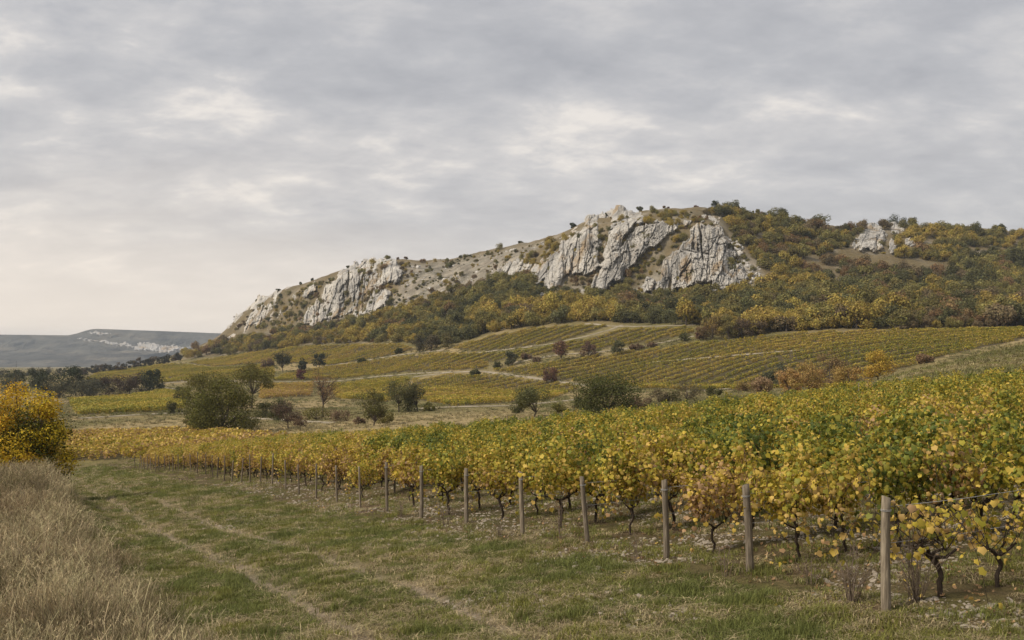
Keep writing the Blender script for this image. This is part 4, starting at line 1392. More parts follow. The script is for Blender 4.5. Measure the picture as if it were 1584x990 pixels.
# ------------------------------------------------------------------ vineyard plots across the valley
def clump(name, rng, n=70):
    C = np.stack([rng.uniform(-0.75, 0.75, n), rng.normal(0, 0.30, n), rng.uniform(0.20, 1.60, n)], 1)
    Nn = rng.normal(size=(n, 3)) + np.array([0, 0, 0.7])
    v, q = cards(C, Nn, rng.uniform(0.26, 0.46, n), rng)
    m = mesh_np(name, v, q, None, M_VINE, False, {'rnd': rng.random(n), 'low': (1.0 - C[:, 2]) * 0.08})
    return m


CLUMPS = [clump('vine_clump', np.random.default_rng(500 + i)) for i in range(6)]
for k_, (poly, rd, sp, age, lab) in enumerate(FIELDS):
    rng = np.random.default_rng(700 + k_)
    P = np.array(poly, float)
    gx, gy = np.meshgrid(np.linspace(P[:, 0].min(), P[:, 0].max(), 40), np.linspace(P[:, 1].min(), P[:, 1].max(), 30))
    inn = inpoly(gx.ravel(), gy.ravel(), poly)
    dq = cast(gx.ravel()[inn], gy.ravel()[inn], 100, 1300); pq = gx.ravel()[inn]
    ok = ~np.isnan(dq); dq, pq = dq[ok], pq[ok]
    wx_, wy_ = (pq - CX) / F * dq, dq
    u = np.array(rd) / np.hypot(*rd); nv = np.array([-u[1], u[0]])
    a = wx_ * u[0] + wy_ * u[1]; b = wx_ * nv[0] + wy_ * nv[1]
    aa, bb = np.meshgrid(np.arange(a.min() - 20, a.max() + 20, 1.0), np.arange(b.min() - 10, b.max() + 10, sp))
    aa = aa + rng.uniform(-0.2, 0.2, aa.shape)
    bb = bb + 0.25 * gnoise(aa * 0.05, bb * 0.01, 3)
    X = (aa * u[0] + bb * nv[0]).ravel(); Y = (aa * u[1] + bb * nv[1]).ravel()
    ok = Y > 60
    X, Y = X[ok], Y[ok]
    Z = zg(X, Y)
    qx, qy = project(X, Y, Z)
    ok = inpoly(qx + 1.5 * gnoise(X * 0.1, Y * 0.1, 5), qy + 0.6 * gnoise(X * 0.1, Y * 0.1, 6), poly) & (np.abs(Y - np.median(dq)) < 1.6 * (dq.max() - dq.min()) + 40)
    ok &= rng.random(len(X)) > 0.05 + 0.25 * (fbm(X * 0.03, Y * 0.03, 8, 2) > 0.55)
    X, Y, Z = X[ok], Y[ok], Z[ok]
    n = len(X)
    ag = age + 0.19 + 0.18 * fbm(X * 0.012, Y * 0.03, 20 + k_, 3) + rng.normal(0, 0.07, n)
    ang = math.atan2(u[1], u[0])
    scatter('vineyard_plot', CLUMPS, np.stack([X, Y, Z - 0.05], 1), np.stack([0 * X, 0 * X, np.full(n, ang) + rng.choice([0, pi], n) + rng.normal(0, 0.06, n)], 1),
            np.stack([np.full(n, 1.0), np.full(n, 0.95), np.full(n, 0.74 if sp > 5 else 0.95)], 1) * rng.uniform(0.88, 1.12, (n, 1)), rng.integers(0, 6, n), lab, 'vineyard', age=np.clip(ag, 0.05, 0.95))

# ------------------------------------------------------------------ near vineyard: vines, posts, wires
POSTS = [(1370, 945, 768, 0.0), (1161, 884, 750, -0.065), (1030, 866, 742, -0.02), (908, 839, 737, -0.07), (808, 827, 730, -0.015), (721, 810, 725, 0.01), (652, 801, 720, 0.0), (598, 791, 715, 0.0)]


def cast_near(px, py):
    return float(cast(px, py, 6, 140)[0])


ROWS = []
for px, py, pt, ln in POSTS:
    d = cast_near(px, py)
    ROWS.append(((px - CX) / F * d, d, (py - pt) / F * d, ln))
lx_, ly_ = ROWS[-1][0], ROWS[-1][1]
rp = np.random.default_rng(33)
while ly_ < 112:
    lx_ += VX * 3.05 + rp.normal(0, 0.12); ly_ += VY * 3.05
    ROWS.append((lx_, ly_, rp.uniform(1.22, 1.65), rp.normal(0, 0.055)))


def vine_leaf_local():
    ang = np.radians([-90, -48, -20, 12, 48, 90, 132, 168, 200, 228])
    rad = np.array([0.24, 0.50, 0.44, 0.56, 0.48, 0.64, 0.48, 0.56, 0.44, 0.50])
    p = np.stack([np.cos(ang) * rad, np.sin(ang) * rad, -0.10 * (rad / 0.5) ** 2], 1)
    return np.concatenate([[[0, -0.05, 0.03]], p]), np.array([(0, i + 1, (i + 1) % 10 + 1) for i in range(10)])


LV, LT = vine_leaf_local()


def place_leaves(C, Nn, size, rng):
    n = len(C)
    Nn = Nn / (np.linalg.norm(Nn, axis=1)[:, None] + 1e-9)
    dn = np.tile([0, 0, -1.0], (n, 1)) + 0.45 * rng.normal(size=(n, 3))   # leaf tips hang down
    b = dn - (dn * Nn).sum(1)[:, None] * Nn; b /= np.linalg.norm(b, axis=1)[:, None] + 1e-9
    a = np.cross(b, Nn)
    cup = rng.uniform(-1.5, 4.0, n)
    P = LV[None] * size[:, None, None]
    v = C[:, None, :] + P[:, :, 0:1] * a[:, None, :] + P[:, :, 1:2] * b[:, None, :] * 1.0 + P[:, :, 2:3] * cup[:, None, None] * Nn[:, None, :]
    t = LT[None] + (np.arange(n) * 11)[:, None, None]
    return v.reshape(-1, 3), t.reshape(-1, 3)


def vine_parts(rng, low=False):
    g = Geo()
    h = rng.uniform(0.46, 0.62)
    k = rng.normal(size=(4, 2)) * 0.035
    tp = np.array([(0, 0, -0.12), (k[0, 0], k[0, 1], h * 0.3), (k[1, 0] * 1.4, k[1, 1] * 1.4, h * 0.62), (k[2, 0] * 1.6, k[2, 1] * 1.6, h)])
    tt = np.linspace(0, 3, 9); tp = np.stack([np.interp(tt, range(4), tp[:, i]) for i in range(3)], 1) + rng.normal(size=(9, 3)) * [0.008, 0.008, 0]
    r0 = rng.uniform(0.026, 0.038)
    g.tube(tp, r0 * np.array([1.35, 1.0, 0.92, 0.95, 0.85, 0.9, 0.95, 1.15, 1.05]), 7)
    head = tp[-1]
    tips = []
    for sgn in (-1, 1, -1, 1)[:rng.integers(2, 5)]:
        e = head + np.array([sgn * rng.uniform(0.18, 0.42), rng.normal() * 0.08, rng.uniform(0.06, 0.22)])
        m = (head + e) / 2 + rng.normal(size=3) * 0.03
        g.tube([head - [0, 0, 0.03], m, e], [r0 * 0.75, r0 * 0.6, r0 * 0.4], 6); tips.append(e)
    C = []; Nn = []
    ncane = rng.integers(13, 17)
    for i in range(ncane):
        b = tips[i % len(tips)] * 0.6 + head * 0.4 if rng.random() < 0.4 else tips[i % len(tips)]
        side = rng.choice([-1, 1])
        dx = rng.uniform(-0.55, 0.55) if not low else rng.uniform(-0.8, 0.8)
        top = rng.uniform(1.15, 1.95) if not low else rng.uniform(0.95, 1.35)
        yo = side * abs(rng.normal(0.08, 0.30))
        droop = rng.random() < (0.65 if not low else 0.8)
        p = [b, b + [dx * 0.35, yo * 0.4, (top - b[2]) * 0.45], [b[0] + dx * 0.8, yo, top], [b[0] + dx * 1.1, yo + side * 0.16, top - (0.35 if droop else -0.06)]]
        if droop and rng.random() < 0.6:
            p.append([b[0] + dx * 1.25, yo + side * 0.26, top - rng.uniform(0.6, 1.25)])
        p = np.array(p)
        tt = np.linspace(0, len(p) - 1, 8)
        pc = np.stack([np.interp(tt, range(len(p)), p[:, j]) for j in range(3)], 1)
        g.tube(pc, np.linspace(0.0075, 0.003, 8), 4)
        nl = rng.integers(78, 100) if not low else rng.integers(22, 30)
        s = rng.uniform(0.12, 1.0, nl) * (len(p) - 1)
        c = np.stack([np.interp(s, range(len(p)), p[:, j]) for j in range(3)], 1)
        off = rng.normal(size=(nl, 3)) * [0.11, 0.13, 0.08]
        C.append(c + off)
        Nn.append(off * 5 + np.stack([rng.normal(0, .5, nl), np.sign(c[:, 1] + 1e-3) * 0.7 + rng.normal(0, .5, nl), rng.uniform(0.1, 1.2, nl)], 1))
    C = np.concatenate(C); Nn = np.concatenate(Nn)
    size = 0.036 + 0.072 * rng.random(len(C)) ** 1.3
    return g, C, Nn, size


VTR, VFO, VALL = [], [], []
for i in range(10):
    rng = np.random.default_rng(900 + i)
    g, C, Nn, size = vine_parts(rng)
    v, t = place_leaves(C, Nn, size, rng)
    rn = np.repeat(rng.random(len(C)), 10)
    low = np.repeat((1.15 - C[:, 2]) * 0.20, 10)
    VTR.append(g.mesh('vine_trunk', M_VBARK, True))
    VFO.append(mesh_np('vine_foliage', v, None, t, M_VINE, False, {'rnd': rn, 'low': low}))
    ga = Geo(); ga.add(v, None, t, r=rn, mi=0)
    n0 = len(rn)
    for vv_, qq, ttt in ((np.concatenate(g.v), np.concatenate(g.q), np.concatenate(g.t)),):
        ga.add(vv_, qq, ttt, mi=1)
    m = ga.mesh('vine_whole', [M_VINE, M_VBARK])
    lo = np.zeros(len(m.polygons), np.float32)
    nq = len(np.concatenate(g.q)); lo[nq:nq + n0] = low
    at = m.attributes.new('low', 'FLOAT', 'FACE'); at.data.foreach_set('value', lo)
    VALL.append(m)

VN = []
rv = np.random.default_rng(44)
for k_, (x0, y0, hh, ln) in enumerate(ROWS):
    t = 0.95
    j = 0
    while t < 95:
        x = x0 + UX * t; y = y0 + UY * t
        px = CX + F * x / y
        if px > 1900 or y > edge_d(px) - 1.0 + 1.5 * math.sin(k_ * 1.7):
            break
        j += 1
        if rv.random() > 0.035:
            xx_ = x + rv.normal(0, 0.05); yy_ = y + rv.normal(0, 0.05)
            VN.append((xx_, yy_, k_, j, px, t))
        t += 1.02 + rv.normal(0, 0.05)
VN = np.array(VN)
vz = zg(VN[:, 0], VN[:, 1])
vage = np.clip(0.57 + 0.15 * fbm(VN[:, 0] * 0.10, VN[:, 1] * 0.10, 91, 3) + rv.normal(0, 0.15, len(VN)) + 0.10 * (VN[:, 5] < 3) + 0.10 * (VN[:, 4] < 600), 0.08, 0.92)
vrz = math.atan2(UY, UX) + rv.normal(0, 0.10, len(VN)) + rv.choice([0, pi], len(VN))
vsc = rv.uniform(0.93, 1.12, len(VN))
vid = rv.integers(0, 10, len(VN))
infr = (VN[:, 4] > -10) & (VN[:, 4] < 1640)
showing = np.where(infr, 1 / VN[:, 1], 0) * np.where((VN[:, 5] < 3.2) | (VN[:, 2] < 9), 1.0, 0.6)
near = np.argsort(-showing)[:300]
nearset = set(near.tolist())
for i in sorted(nearset):
    k_, j = int(VN[i, 2]), int(VN[i, 3])
    first = k_ == 0 and j == 1
    word = 'green-leaved' if vage[i] < 0.36 else 'yellow-green' if vage[i] < 0.56 else 'golden-leaved'
    root = empty('grapevine', (VN[i, 0], VN[i, 1], vz[i]), ('sparse' if first else word) + f' grapevine, {ordinal(j)} along the row from the {ordinal(k_ + 1)} end post from the right', 'grapevine',
                 'grapevines of the near vineyard', vrz[i], vsc[i])
    if k_ == 0 and j <= 2:                              # the nearest vines: low, sparse, every leaf tells apart
        rng = np.random.default_rng(1200 + j)
        g, C, Nn, size = vine_parts(rng, True)
        obj('trunk', g.mesh('vine_trunk', M_VBARK, True), root)
        lm = []
        for q_ in range(6):
            cupm = LV.copy(); cupm[:, 2] *= 0.5 + 0.5 * q_
            m = mesh_np('leaf', cupm, None, LT, M_VINE, False, {'rnd': np.full(10, 0.1 + 0.16 * q_), 'low': np.zeros(10)})
            lm.append(m)
        from mathutils import Matrix, Vector
        pick = rng.permutation(len(C))[:230]
        for q_ in pick:
            n_ = Vector(Nn[q_]).normalized(); dn = Vector((rng.normal() * 0.4, rng.normal() * 0.4, -1))
            b_ = (dn - dn.dot(n_) * n_).normalized(); a_ = b_.cross(n_)
            M = Matrix((a_, b_, n_)).transposed().to_4x4(); M.translation = Vector(C[q_])
            o = obj('leaf', lm[int(rng.integers(0, 6))], root)
            o.matrix_local = M @ Matrix.Scale(float(size[q_]) * 1.05, 4)
            o['age'] = float(np.clip(rng.normal(0.70, 0.07), 0.5, 0.9))
        continue
    obj('trunk', VTR[vid[i]], root)
    fo = obj('foliage', VFO[vid[i]], root)
    fo['age'] = float(vage[i])
rest = np.array([i for i in range(len(VN)) if i not in nearset])
scatter('vineyard_vines', VALL, np.stack([VN[rest, 0], VN[rest, 1], vz[rest]], 1), np.stack([0 * vrz, 0 * vrz, vrz], 1)[rest], vsc[rest], vid[rest],
        'dense yellow-green vine rows filling the slope behind the nearest vines', 'vineyard', age=vage[rest])


def post_mesh(h, r, rng, sides=10):
    g = Geo()
    zs = np.concatenate([[-0.35], np.linspace(0, h, 9)])
    ang = np.arange(sides) * 2 * pi / sides
    prof = 1 + 0.07 * rng.normal(size=sides)
    split = rng.integers(0, sides)
    V = []
    for i, z in enumerate(zs):
        rr = r * (1.06 - 0.12 * z / h) * prof * (1 + 0.02 * rng.normal(size=sides))
        rr[split] *= 0.80 if z > 0.25 * h else 0.92
        cx = 0.012 * sin(z * 2.1 + split)
        V.append(np.stack([cx + np.cos(ang) * rr, np.sin(ang) * rr, np.full(sides, z) + (0.018 * np.cos(ang + split) if i == len(zs) - 1 else 0)], 1))
    V.append(np.array([[0.012 * sin(h * 2.1 + split), 0, h + 0.004]]))
    V = np.concatenate(V)
    q = [(i * sides + k, i * sides + (k + 1) % sides, (i + 1) * sides + (k + 1) % sides, (i + 1) * sides + k) for i in range(len(zs) - 1) for k in range(sides)]
    b = (len(zs) - 1) * sides
    t = [(b + k, b + (k + 1) % sides, len(V) - 1) for k in range(sides)]
    g.add(V, q, t)
    return g.mesh('post', M_WOOD)


PM = [post_mesh(1.5, 0.055, np.random.default_rng(70 + i)) for i in range(6)]
for k_, (x, y, h, ln) in enumerate(ROWS):
    z = float(zg(x, y))
    rng = np.random.default_rng(1500 + k_)
    lab = f'weathered wooden end post, {ordinal(k_ + 1)} from the right along the grass track'
    root = empty('end_post', (x, y, z), ('leaning ' if abs(ln) > 0.05 else '') + lab, 'post', 'end posts along the grass track')
    root.rotation_euler = (rng.normal(0, 0.02), ln, rng.uniform(0, 6.28) if k_ > 7 else 0)
    p = obj('shaft', post_mesh(h, 0.058 if k_ == 0 else rng.uniform(0.040, 0.060), rng) if k_ < 8 else PM[k_ % 6], root)
    if k_ >= 8: p.scale = (0.72, 0.72, h / 1.5)
    if k_ < 8:                                          # loop of wire round the post head
        g = Geo()
        a = np.linspace(0, 2 * pi, 13)
        for dz in (0.16, 0.175):
            g.tube(np.stack([0.064 * np.cos(a), 0.064 * np.sin(a), np.full(13, h - dz)], 1), 0.003, 5, cap=False)
        obj('wire_loop', g.mesh('wire_loop', M_METAL), root)
for k_ in range(8):
    x, y, h, ln = ROWS[k_]
    for q_, hz in enumerate((0.16, 0.62)):
        g = Geo()
        ts = np.linspace(0.0, 14, 30)
        X = x + UX * ts; Y = y + UY * ts
        Z = zg(X, Y); Z = np.convolve(np.pad(Z, 3, 'edge'), np.ones(7) / 7, 'valid')
        sag = -0.03 * np.abs(np.sin(ts * pi / 4.7))
        g.tube(np.stack([X, Y, Z + h - hz + sag], 1), 0.0035, 4, cap=False)
        obj('trellis_wire', g.mesh('trellis_wire', M_METAL), None, f'{"upper" if q_ == 0 else "lower"} thin trellis wire running from the {ordinal(k_ + 1)} end post from the right', 'wire', 'trellis wires')
# stakes that stand clear of the canopy
for px, py_t, d, h, m_, lab in [(1464, 607, 50, 2.9, M_WHITE, 'slim white stake standing above the vines at upper right'), (1328, 592, 52, 2.4, M_WOOD, 'thin pale wooden stake above the vines below the bright yellow tree'),
                                (869, 638, 60, 2.2, M_WOOD, 'thin wooden stake above the vine crest below the broad dark tree'), (1266, 620, 46, 2.3, M_WOOD, 'thin leaning wooden stake among the vines right of centre'),
                                (1010, 640, 48, 2.1, M_WOOD, 'short grey stake poking from the vines right of centre')]:
    x = (px - CX) / F * d
    zt_ = (HY - py_t) / F * d
    zb = float(zg(x, d))
    g = Geo()
    r_ = 0.032
    hh = zt_ - zb
    g.tube([(0, 0, -0.2), (0.01, 0, hh * 0.5), (0.015, 0.01, hh - 0.02), (0.015, 0.01, hh)], [r_, r_ * 0.95, r_ * 0.9, r_ * 0.55], 7)
    o = obj('vine_stake', g.mesh('vine_stake', m_), None, lab, 'stake', 'stakes among the vines')
    o.location = (x, d, zb)
# stakes along the far rows by the track
rs = np.random.default_rng(88)
cnt = 0
for k_ in range(9, len(ROWS)):
    x, y, h, ln = ROWS[k_]
    for t in (2.6 + rs.uniform(-0.4, 0.4),):
        X, Y = x + UX * t, y + UY * t
        cnt += 1
        o = obj('row_stake', PM[cnt % 6], None, f'thin stake a few vines inside the row of the {ordinal(k_ + 1)} end post', 'stake', 'row stakes of the far rows')
        o.location = (X, Y, float(zg(X, Y))); o.scale = (0.7, 0.7, rs.uniform(0.95, 1.15)); o.rotation_euler = (rs.normal(0, 0.04), rs.normal(0, 0.05), rs.uniform(0, 6))

# ------------------------------------------------------------------ grasses, stones and weeds
def tuft(name, rng, n, h, spread, width, bend=0.5, head=False):
    g_v = []; g_q = []; g_r = []; c = 0
    for i in range(n):
        a = rng.uniform(0, 2 * pi); r = spread * math.sqrt(rng.random())
        base = np.array([r * cos(a), r * sin(a), -0.02])
        az = rng.uniform(0, 2 * pi); hh = h * rng.uniform(0.5, 1.15); bd = bend * rng.uniform(0.2, 1.2) * hh
        dv = np.array([cos(az), sin(az), 0]); sd = np.array([-sin(az + rng.normal() * .6), cos(az), 0]); sd /= np.linalg.norm(sd)
        w0 = width * rng.uniform(0.7, 1.3)
        pts = [base, base + dv * bd * 0.22 + [0, 0, hh * 0.5], base + dv * bd + [0, 0, hh * (1 - 0.25 * bend)]]
        ws = [w0, w0 * 0.8, w0 * 0.15]
        if head:
            ws = [w0 * 0.7, w0 * 0.6, w0 * 0.5]
            pts.append(pts[-1] + dv * bd * 0.35 + np.array([0, 0, hh * 0.10])); ws.append(w0 * (1.3 if i % 3 == 0 else 0.5))
            pts.append(pts[-1] + dv * bd * 0.25 + np.array([0, 0, hh * 0.05])); ws.append(w0 * 0.2)
        for p, w_ in zip(pts, ws):
            g_v.append(p - sd * w_); g_v.append(p + sd * w_)
        rr = rng.random()
        for k in range(len(pts) - 1):
            g_q.append((c + 2 * k, c + 2 * k + 1, c + 2 * k + 3, c + 2 * k + 2)); g_r.append(rr)
        c += 2 * len(pts)
    return mesh_np(name, np.array(g_v), np.array(g_q), None, M_GRASS, False, {'rnd': g_r})


SHORT = [tuft('short_tuft', np.random.default_rng(800 + i), 36, 0.10, 0.13, 0.0036, 0.9) for i in range(5)]
TALL = [tuft('tall_tuft', np.random.default_rng(820 + i), 20, 0.55, 0.18, 0.0036, 0.42, True) for i in range(6)]
STRAW = [tuft('straw_tuft', np.random.default_rng(840 + i), 24, 0.10, 0.16, 0.0045, 2.4) for i in range(4)]


def area_points(n, dmin, dmax, rng, pxmin=-60, pxmax=1640, power=1.5):
    """points on the near ground, denser towards the camera"""
    uu = rng.random(n)
    e = 2 - power
    d = (dmin ** e + uu * (dmax ** e - dmin ** e)) ** (1 / e) if abs(e) > 1e-6 else dmin * (dmax / dmin) ** uu
    px = rng.uniform(pxmin, pxmax, n)
    x = (px - CX) / F * d
    return x, d, px


rg = np.random.default_rng(21)
x, y, px = area_points(95000, 9.5, 135, rg, power=1.75)
s, t = st(x, y)
n1 = fbm(x * 0.5, y * 0.5, 51, 4); n2 = fbm(x * 0.12, y * 0.12, 52, 3)
dry = np.clip(0.42 + 0.75 * n1 + 0.35 * n2, 0, 1)
n3 = fbm(x * 1.7, y * 1.7, 58, 3)
dry = np.clip(0.36 + 0.38 * n1 + 0.30 * n2 + 0.45 * n3 + 0.45 * np.clip(rut_mask(s, t), 0, 1) * (t < -1), 0, 1)
rm = np.clip(rut_mask(s, t), 0, 1)
pr = np.where(t < -0.4, 1.0, 0.50 * (n1 + 0.3 * n2 > -0.15)) * (1 - 0.92 * rm * (t < -1) * np.clip((s + 12) / 16, 0.45, 1)) * np.where(t < -8.3, 0.25, 1)
ok = rg.random(len(x)) < pr
x, y, t, dry, n1, n3 = x[ok], y[ok], t[ok], dry[ok], n1[ok], n3[ok]
isdry = rg.random(len(x)) < dry * 0.85
P = np.stack([x, y, zg(x, y)], 1)
n = len(x)
gt = np.array((0.150, 0.158, 0.046))[None] * (0.8 + 0.5 * rg.random((n, 1))) + np.array((0.05, 0.028, 0.0))[None] * (np.clip(n1[:, None] + 0.4, 0, 1))
stt = np.array((0.38, 0.30, 0.175))[None] * (0.65 + 0.6 * rg.random((n, 1)))
rz = np.stack([rg.normal(0, 0.1, n), rg.normal(0, 0.1, n), rg.uniform(0, 6.28, n)], 1)
gs = np.interp(y, [10, 25, 75, 135], [0.95, 1.15, 2.2, 3.4])[:, None] * np.stack([rg.uniform(0.8, 1.3, n), rg.uniform(0.8, 1.3, n), rg.uniform(0.5, 1.3, n) * (1 + 0.9 * sstep(0.15, 0.6, -n3))], 1)
a = ~isdry
scatter('track_grass', SHORT, P[a], rz[a], gs[a], rg.integers(0, 5, a.sum()), 'short green grass covering the headland track and vineyard floor', 'grass', tint=gt[a])
a = isdry
scatter('dead_grass', STRAW, P[a], rz[a], gs[a], rg.integers(0, 4, a.sum()), 'flattened straw-coloured dead grass on the headland track', 'grass', tint=stt[a])

x, y, px = area_points(30000, 8.5, 95, rg, -160, 520, 1.6)
s, t = st(x, y)
edge = -7.9 + 0.9 * fbm(s * 0.16, t * 0.1, 95, 3)
dn = sstep(0.6, -1.2, t - edge)
ok = rg.random(len(x)) < dn * (0.75 + 0.5 * fbm(x * 0.3, y * 0.3, 96, 2))
x, y, t, s = x[ok], y[ok], t[ok], s[ok]
n = len(x)
tone = fbm(x * 0.22, y * 0.22, 97, 3)[:, None]
tt_ = np.array((0.37, 0.285, 0.168))[None] * (0.35 + 0.85 * rg.random((n, 1)))
tt_ = tt_ * (1 - 0.30 * np.clip(tone, 0, 1)) + np.array((0.03, 0.0, 0.0)) * np.clip(-tone, 0, 1)
grn = rg.random(n) < 0.10
tt_[grn] = np.array((0.13, 0.125, 0.045)) * rg.uniform(0.8, 1.2, (grn.sum(), 1))
hs = np.clip(0.62 + 0.55 * sstep(0.2, -2.5, t + 7.9) + 0.75 * fbm(x * 0.28, y * 0.28, 98, 2), 0.3, 1.8)
wid = np.interp(y, [10, 30, 95], [1.0, 1.3, 2.4])
lean = rg.normal(0, 0.22, (n, 2)) + np.array([0.03, 0.10])
scatter('tall_dry_grass', TALL, np.stack([x, y, zg(x, y)], 1), np.stack([lean[:, 0], lean[:, 1], rg.uniform(-pi, pi, n)], 1),
        np.stack([wid, wid, hs * rg.uniform(0.8, 1.2, n)], 1), rg.integers(0, 6, n), 'tall dry buff grass covering the bank at lower left', 'grass', tint=tt_)

# seeding stalks that stand out of the dry grass
def stalks(name, rng):
    g_v, g_q, g_r = [], [], []
    c = 0
    for i in range(6):
        a = rng.uniform(0, 2 * pi); b = np.array([cos(a), sin(a), 0]) * 0.14 * rng.random()
        az = rng.uniform(0, 2 * pi); dv = np.array([cos(az), sin(az), 0]); hh = rng.uniform(0.65, 1.05); bd = hh * rng.uniform(0.05, 0.45)
        sd = np.array([-dv[1], dv[0], 0]) * 0.0027
        P = [b, b + dv * bd * 0.2 + [0, 0, hh * 0.5], b + dv * bd * 0.6 + [0, 0, hh * 0.85], b + dv * bd * 1.1 + [0, 0, hh]]
        rr = rng.random()
        for p in P:
            g_v += [p - sd, p + sd]
        for k in range(3):
            g_q.append((c + 2 * k, c + 2 * k + 1, c + 2 * k + 3, c + 2 * k + 2)); g_r.append(rr)
        c += 8
        for k in range(9):                                  # spikelets of the seed head
            f = k / 8.0
            p = P[2] * (1 - f) + P[3] * f
            dvk = rng.normal(size=3); dvk[2] = abs(dvk[2]) + 0.8; dvk *= 0.055 / np.linalg.norm(dvk)
            sk = np.cross(dvk, rng.normal(size=3)); sk *= 0.0042 / (np.linalg.norm(sk) + 1e-9)
            g_v += [p, p + dvk * 0.5 - sk, p + dvk, p + dvk * 0.5 + sk]
            g_q.append((c, c + 1, c + 2, c + 3)); g_r.append(min(1.0, rr + 0.1)); c += 4
    return mesh_np(name, np.array(g_v), np.array(g_q), None, M_GRASS, False, {'rnd': g_r})


STALK = [stalks('seeding_stalks', np.random.default_rng(880 + i)) for i in range(5)]
x, y, px = area_points(9000, 8.5, 80, rg, -160, 520, 1.6)
s, t = st(x, y)
ok = (t < -8.2 + 1.0 * fbm(s * 0.16, t * 0.1, 95, 3)) & (rg.random(len(x)) < 0.35 + 0.9 * fbm(x * 0.35, y * 0.35, 99, 2))
x, y = x[ok], y[ok]; n = len(x)
scatter('seeding_grass_stalks', STALK, np.stack([x, y, zg(x, y)], 1), np.stack([rg.normal(0, 0.15, n), rg.normal(0.05, 0.15, n), rg.uniform(0, 6.28, n)], 1),
        np.stack([np.interp(y, [10, 80], [1.0, 2.2])] * 2 + [rg.uniform(0.65, 1.15, n)], 1), rg.integers(0, 5, n), 'pale seeding grass stalks standing above the dry grass bank', 'grass',
        tint=np.array((0.52, 0.43, 0.255)) * rg.uniform(0.55, 1.1, (n, 1)))
x, y, px = area_points(900, 9, 50, rg, -160, 520, 1.6)
s, t = st(x, y)
ok = (t < -7.6) & (fbm(x * 0.45, y * 0.45, 101, 2) > 0.12)
x, y = x[ok], y[ok]; n = len(x)
scatter('green_weeds', SHORT, np.stack([x, y, zg(x, y) + 0.03], 1), np.stack([rg.normal(0, 0.15, n), rg.normal(0, 0.15, n), rg.uniform(0, 6.28, n)], 1),
        np.stack([np.full(n, 2.2), np.full(n, 2.2), rg.uniform(2.5, 4.8, n)], 1), rg.integers(0, 5, n), 'olive green weeds growing through the dry grass bank', 'weeds', tint=np.array((0.15, 0.145, 0.045)) * rg.uniform(0.7, 1.2, (n, 1)))

# fallen vine leaves on the soil
LEAFM = []
for q_ in range(4):
    lv = LV.copy(); lv[:, 2] *= -(0.5 + q_)
    LEAFM.append(mesh_np('fallen_leaf', lv, None, LT, M_VINE, False, {'rnd': np.full(10, 0.2 + 0.2 * q_), 'low': np.zeros(10)}))
x, y, px = area_points(5000, 10.5, 60, rg, 250, 1640, 1.7)
s, t = st(x, y)
ok = (rg.random(len(x)) < sstep(-1.6, 1.0, t)) & (y < edge_d(px) - 2)
x, y = x[ok], y[ok]; n = len(x)
scatter('fallen_leaves', LEAFM, np.stack([x, y, zg(x, y) + 0.02], 1), np.stack([rg.normal(0, 0.4, n), rg.normal(0, 0.4, n), rg.uniform(0, 6.28, n)], 1),
        rg.uniform(0.035, 0.075, n), rg.integers(0, 4, n), 'fallen brown and yellow vine leaves lying on the soil under the vines', 'leaf litter', age=np.clip(rg.normal(1.12, 0.12, n), 0.6, 1.3))

# rough grass tussocks over the meadows across the valley
TUSS = [tuft('tussock', np.random.default_rng(860 + i), 30, 0.55, 0.55, 0.035, 0.9) for i in range(4)]
pxm = rg.uniform(-40, 1620, 60000); pym = rg.uniform(525, 712, 60000)
dm = cast(pxm, pym, 68, 900)
ok = ~np.isnan(dm)
pxm, pym, dm = pxm[ok], pym[ok], dm[ok]
bad = dm < edge_d(pxm) + 3
for poly, *_ in FIELDS:
    bad |= inpoly(pxm, pym, poly)
bad |= dm > np.interp(pxm, PXA, KD[:, 5]) + 15
x, y, z = world(pxm[~bad], dm[~bad]); n = len(x)
tn_ = fbm(x * 0.035, y * 0.035, 120, 3)
keep = rg.random(n) < 0.55 + 0.6 * tn_
x, y, z, tn_ = x[keep], y[keep], z[keep], tn_[keep]; n = len(x)
g1 = np.array((0.34, 0.275, 0.150)); g2 = np.array((0.17, 0.165, 0.065))
qx_, qy_ = project(x, y, z)
w_ = (np.clip(0.5 + 0.9 * tn_ + rg.normal(0, 0.25, n), 0, 1) * np.where(inpoly(qx_, qy_, MEADOW), 0.15, 1.0))[:, None]
scatter('meadow_grass', TUSS, np.stack([x, y, z - 0.05], 1), np.stack([0 * x, 0 * x, rg.uniform(0, 6.28, n)], 1), np.interp(y, [70, 250, 700], [0.6, 1.0, 1.7]) * rg.uniform(0.6, 1.4, n),
        rg.integers(0, 4, n), 'rough dry meadow grass between the vineyard plots across the valley', 'grass', tint=(g2 * w_ + g1 * (1 - w_)) * rg.uniform(0.7, 1.2, (n, 1)))

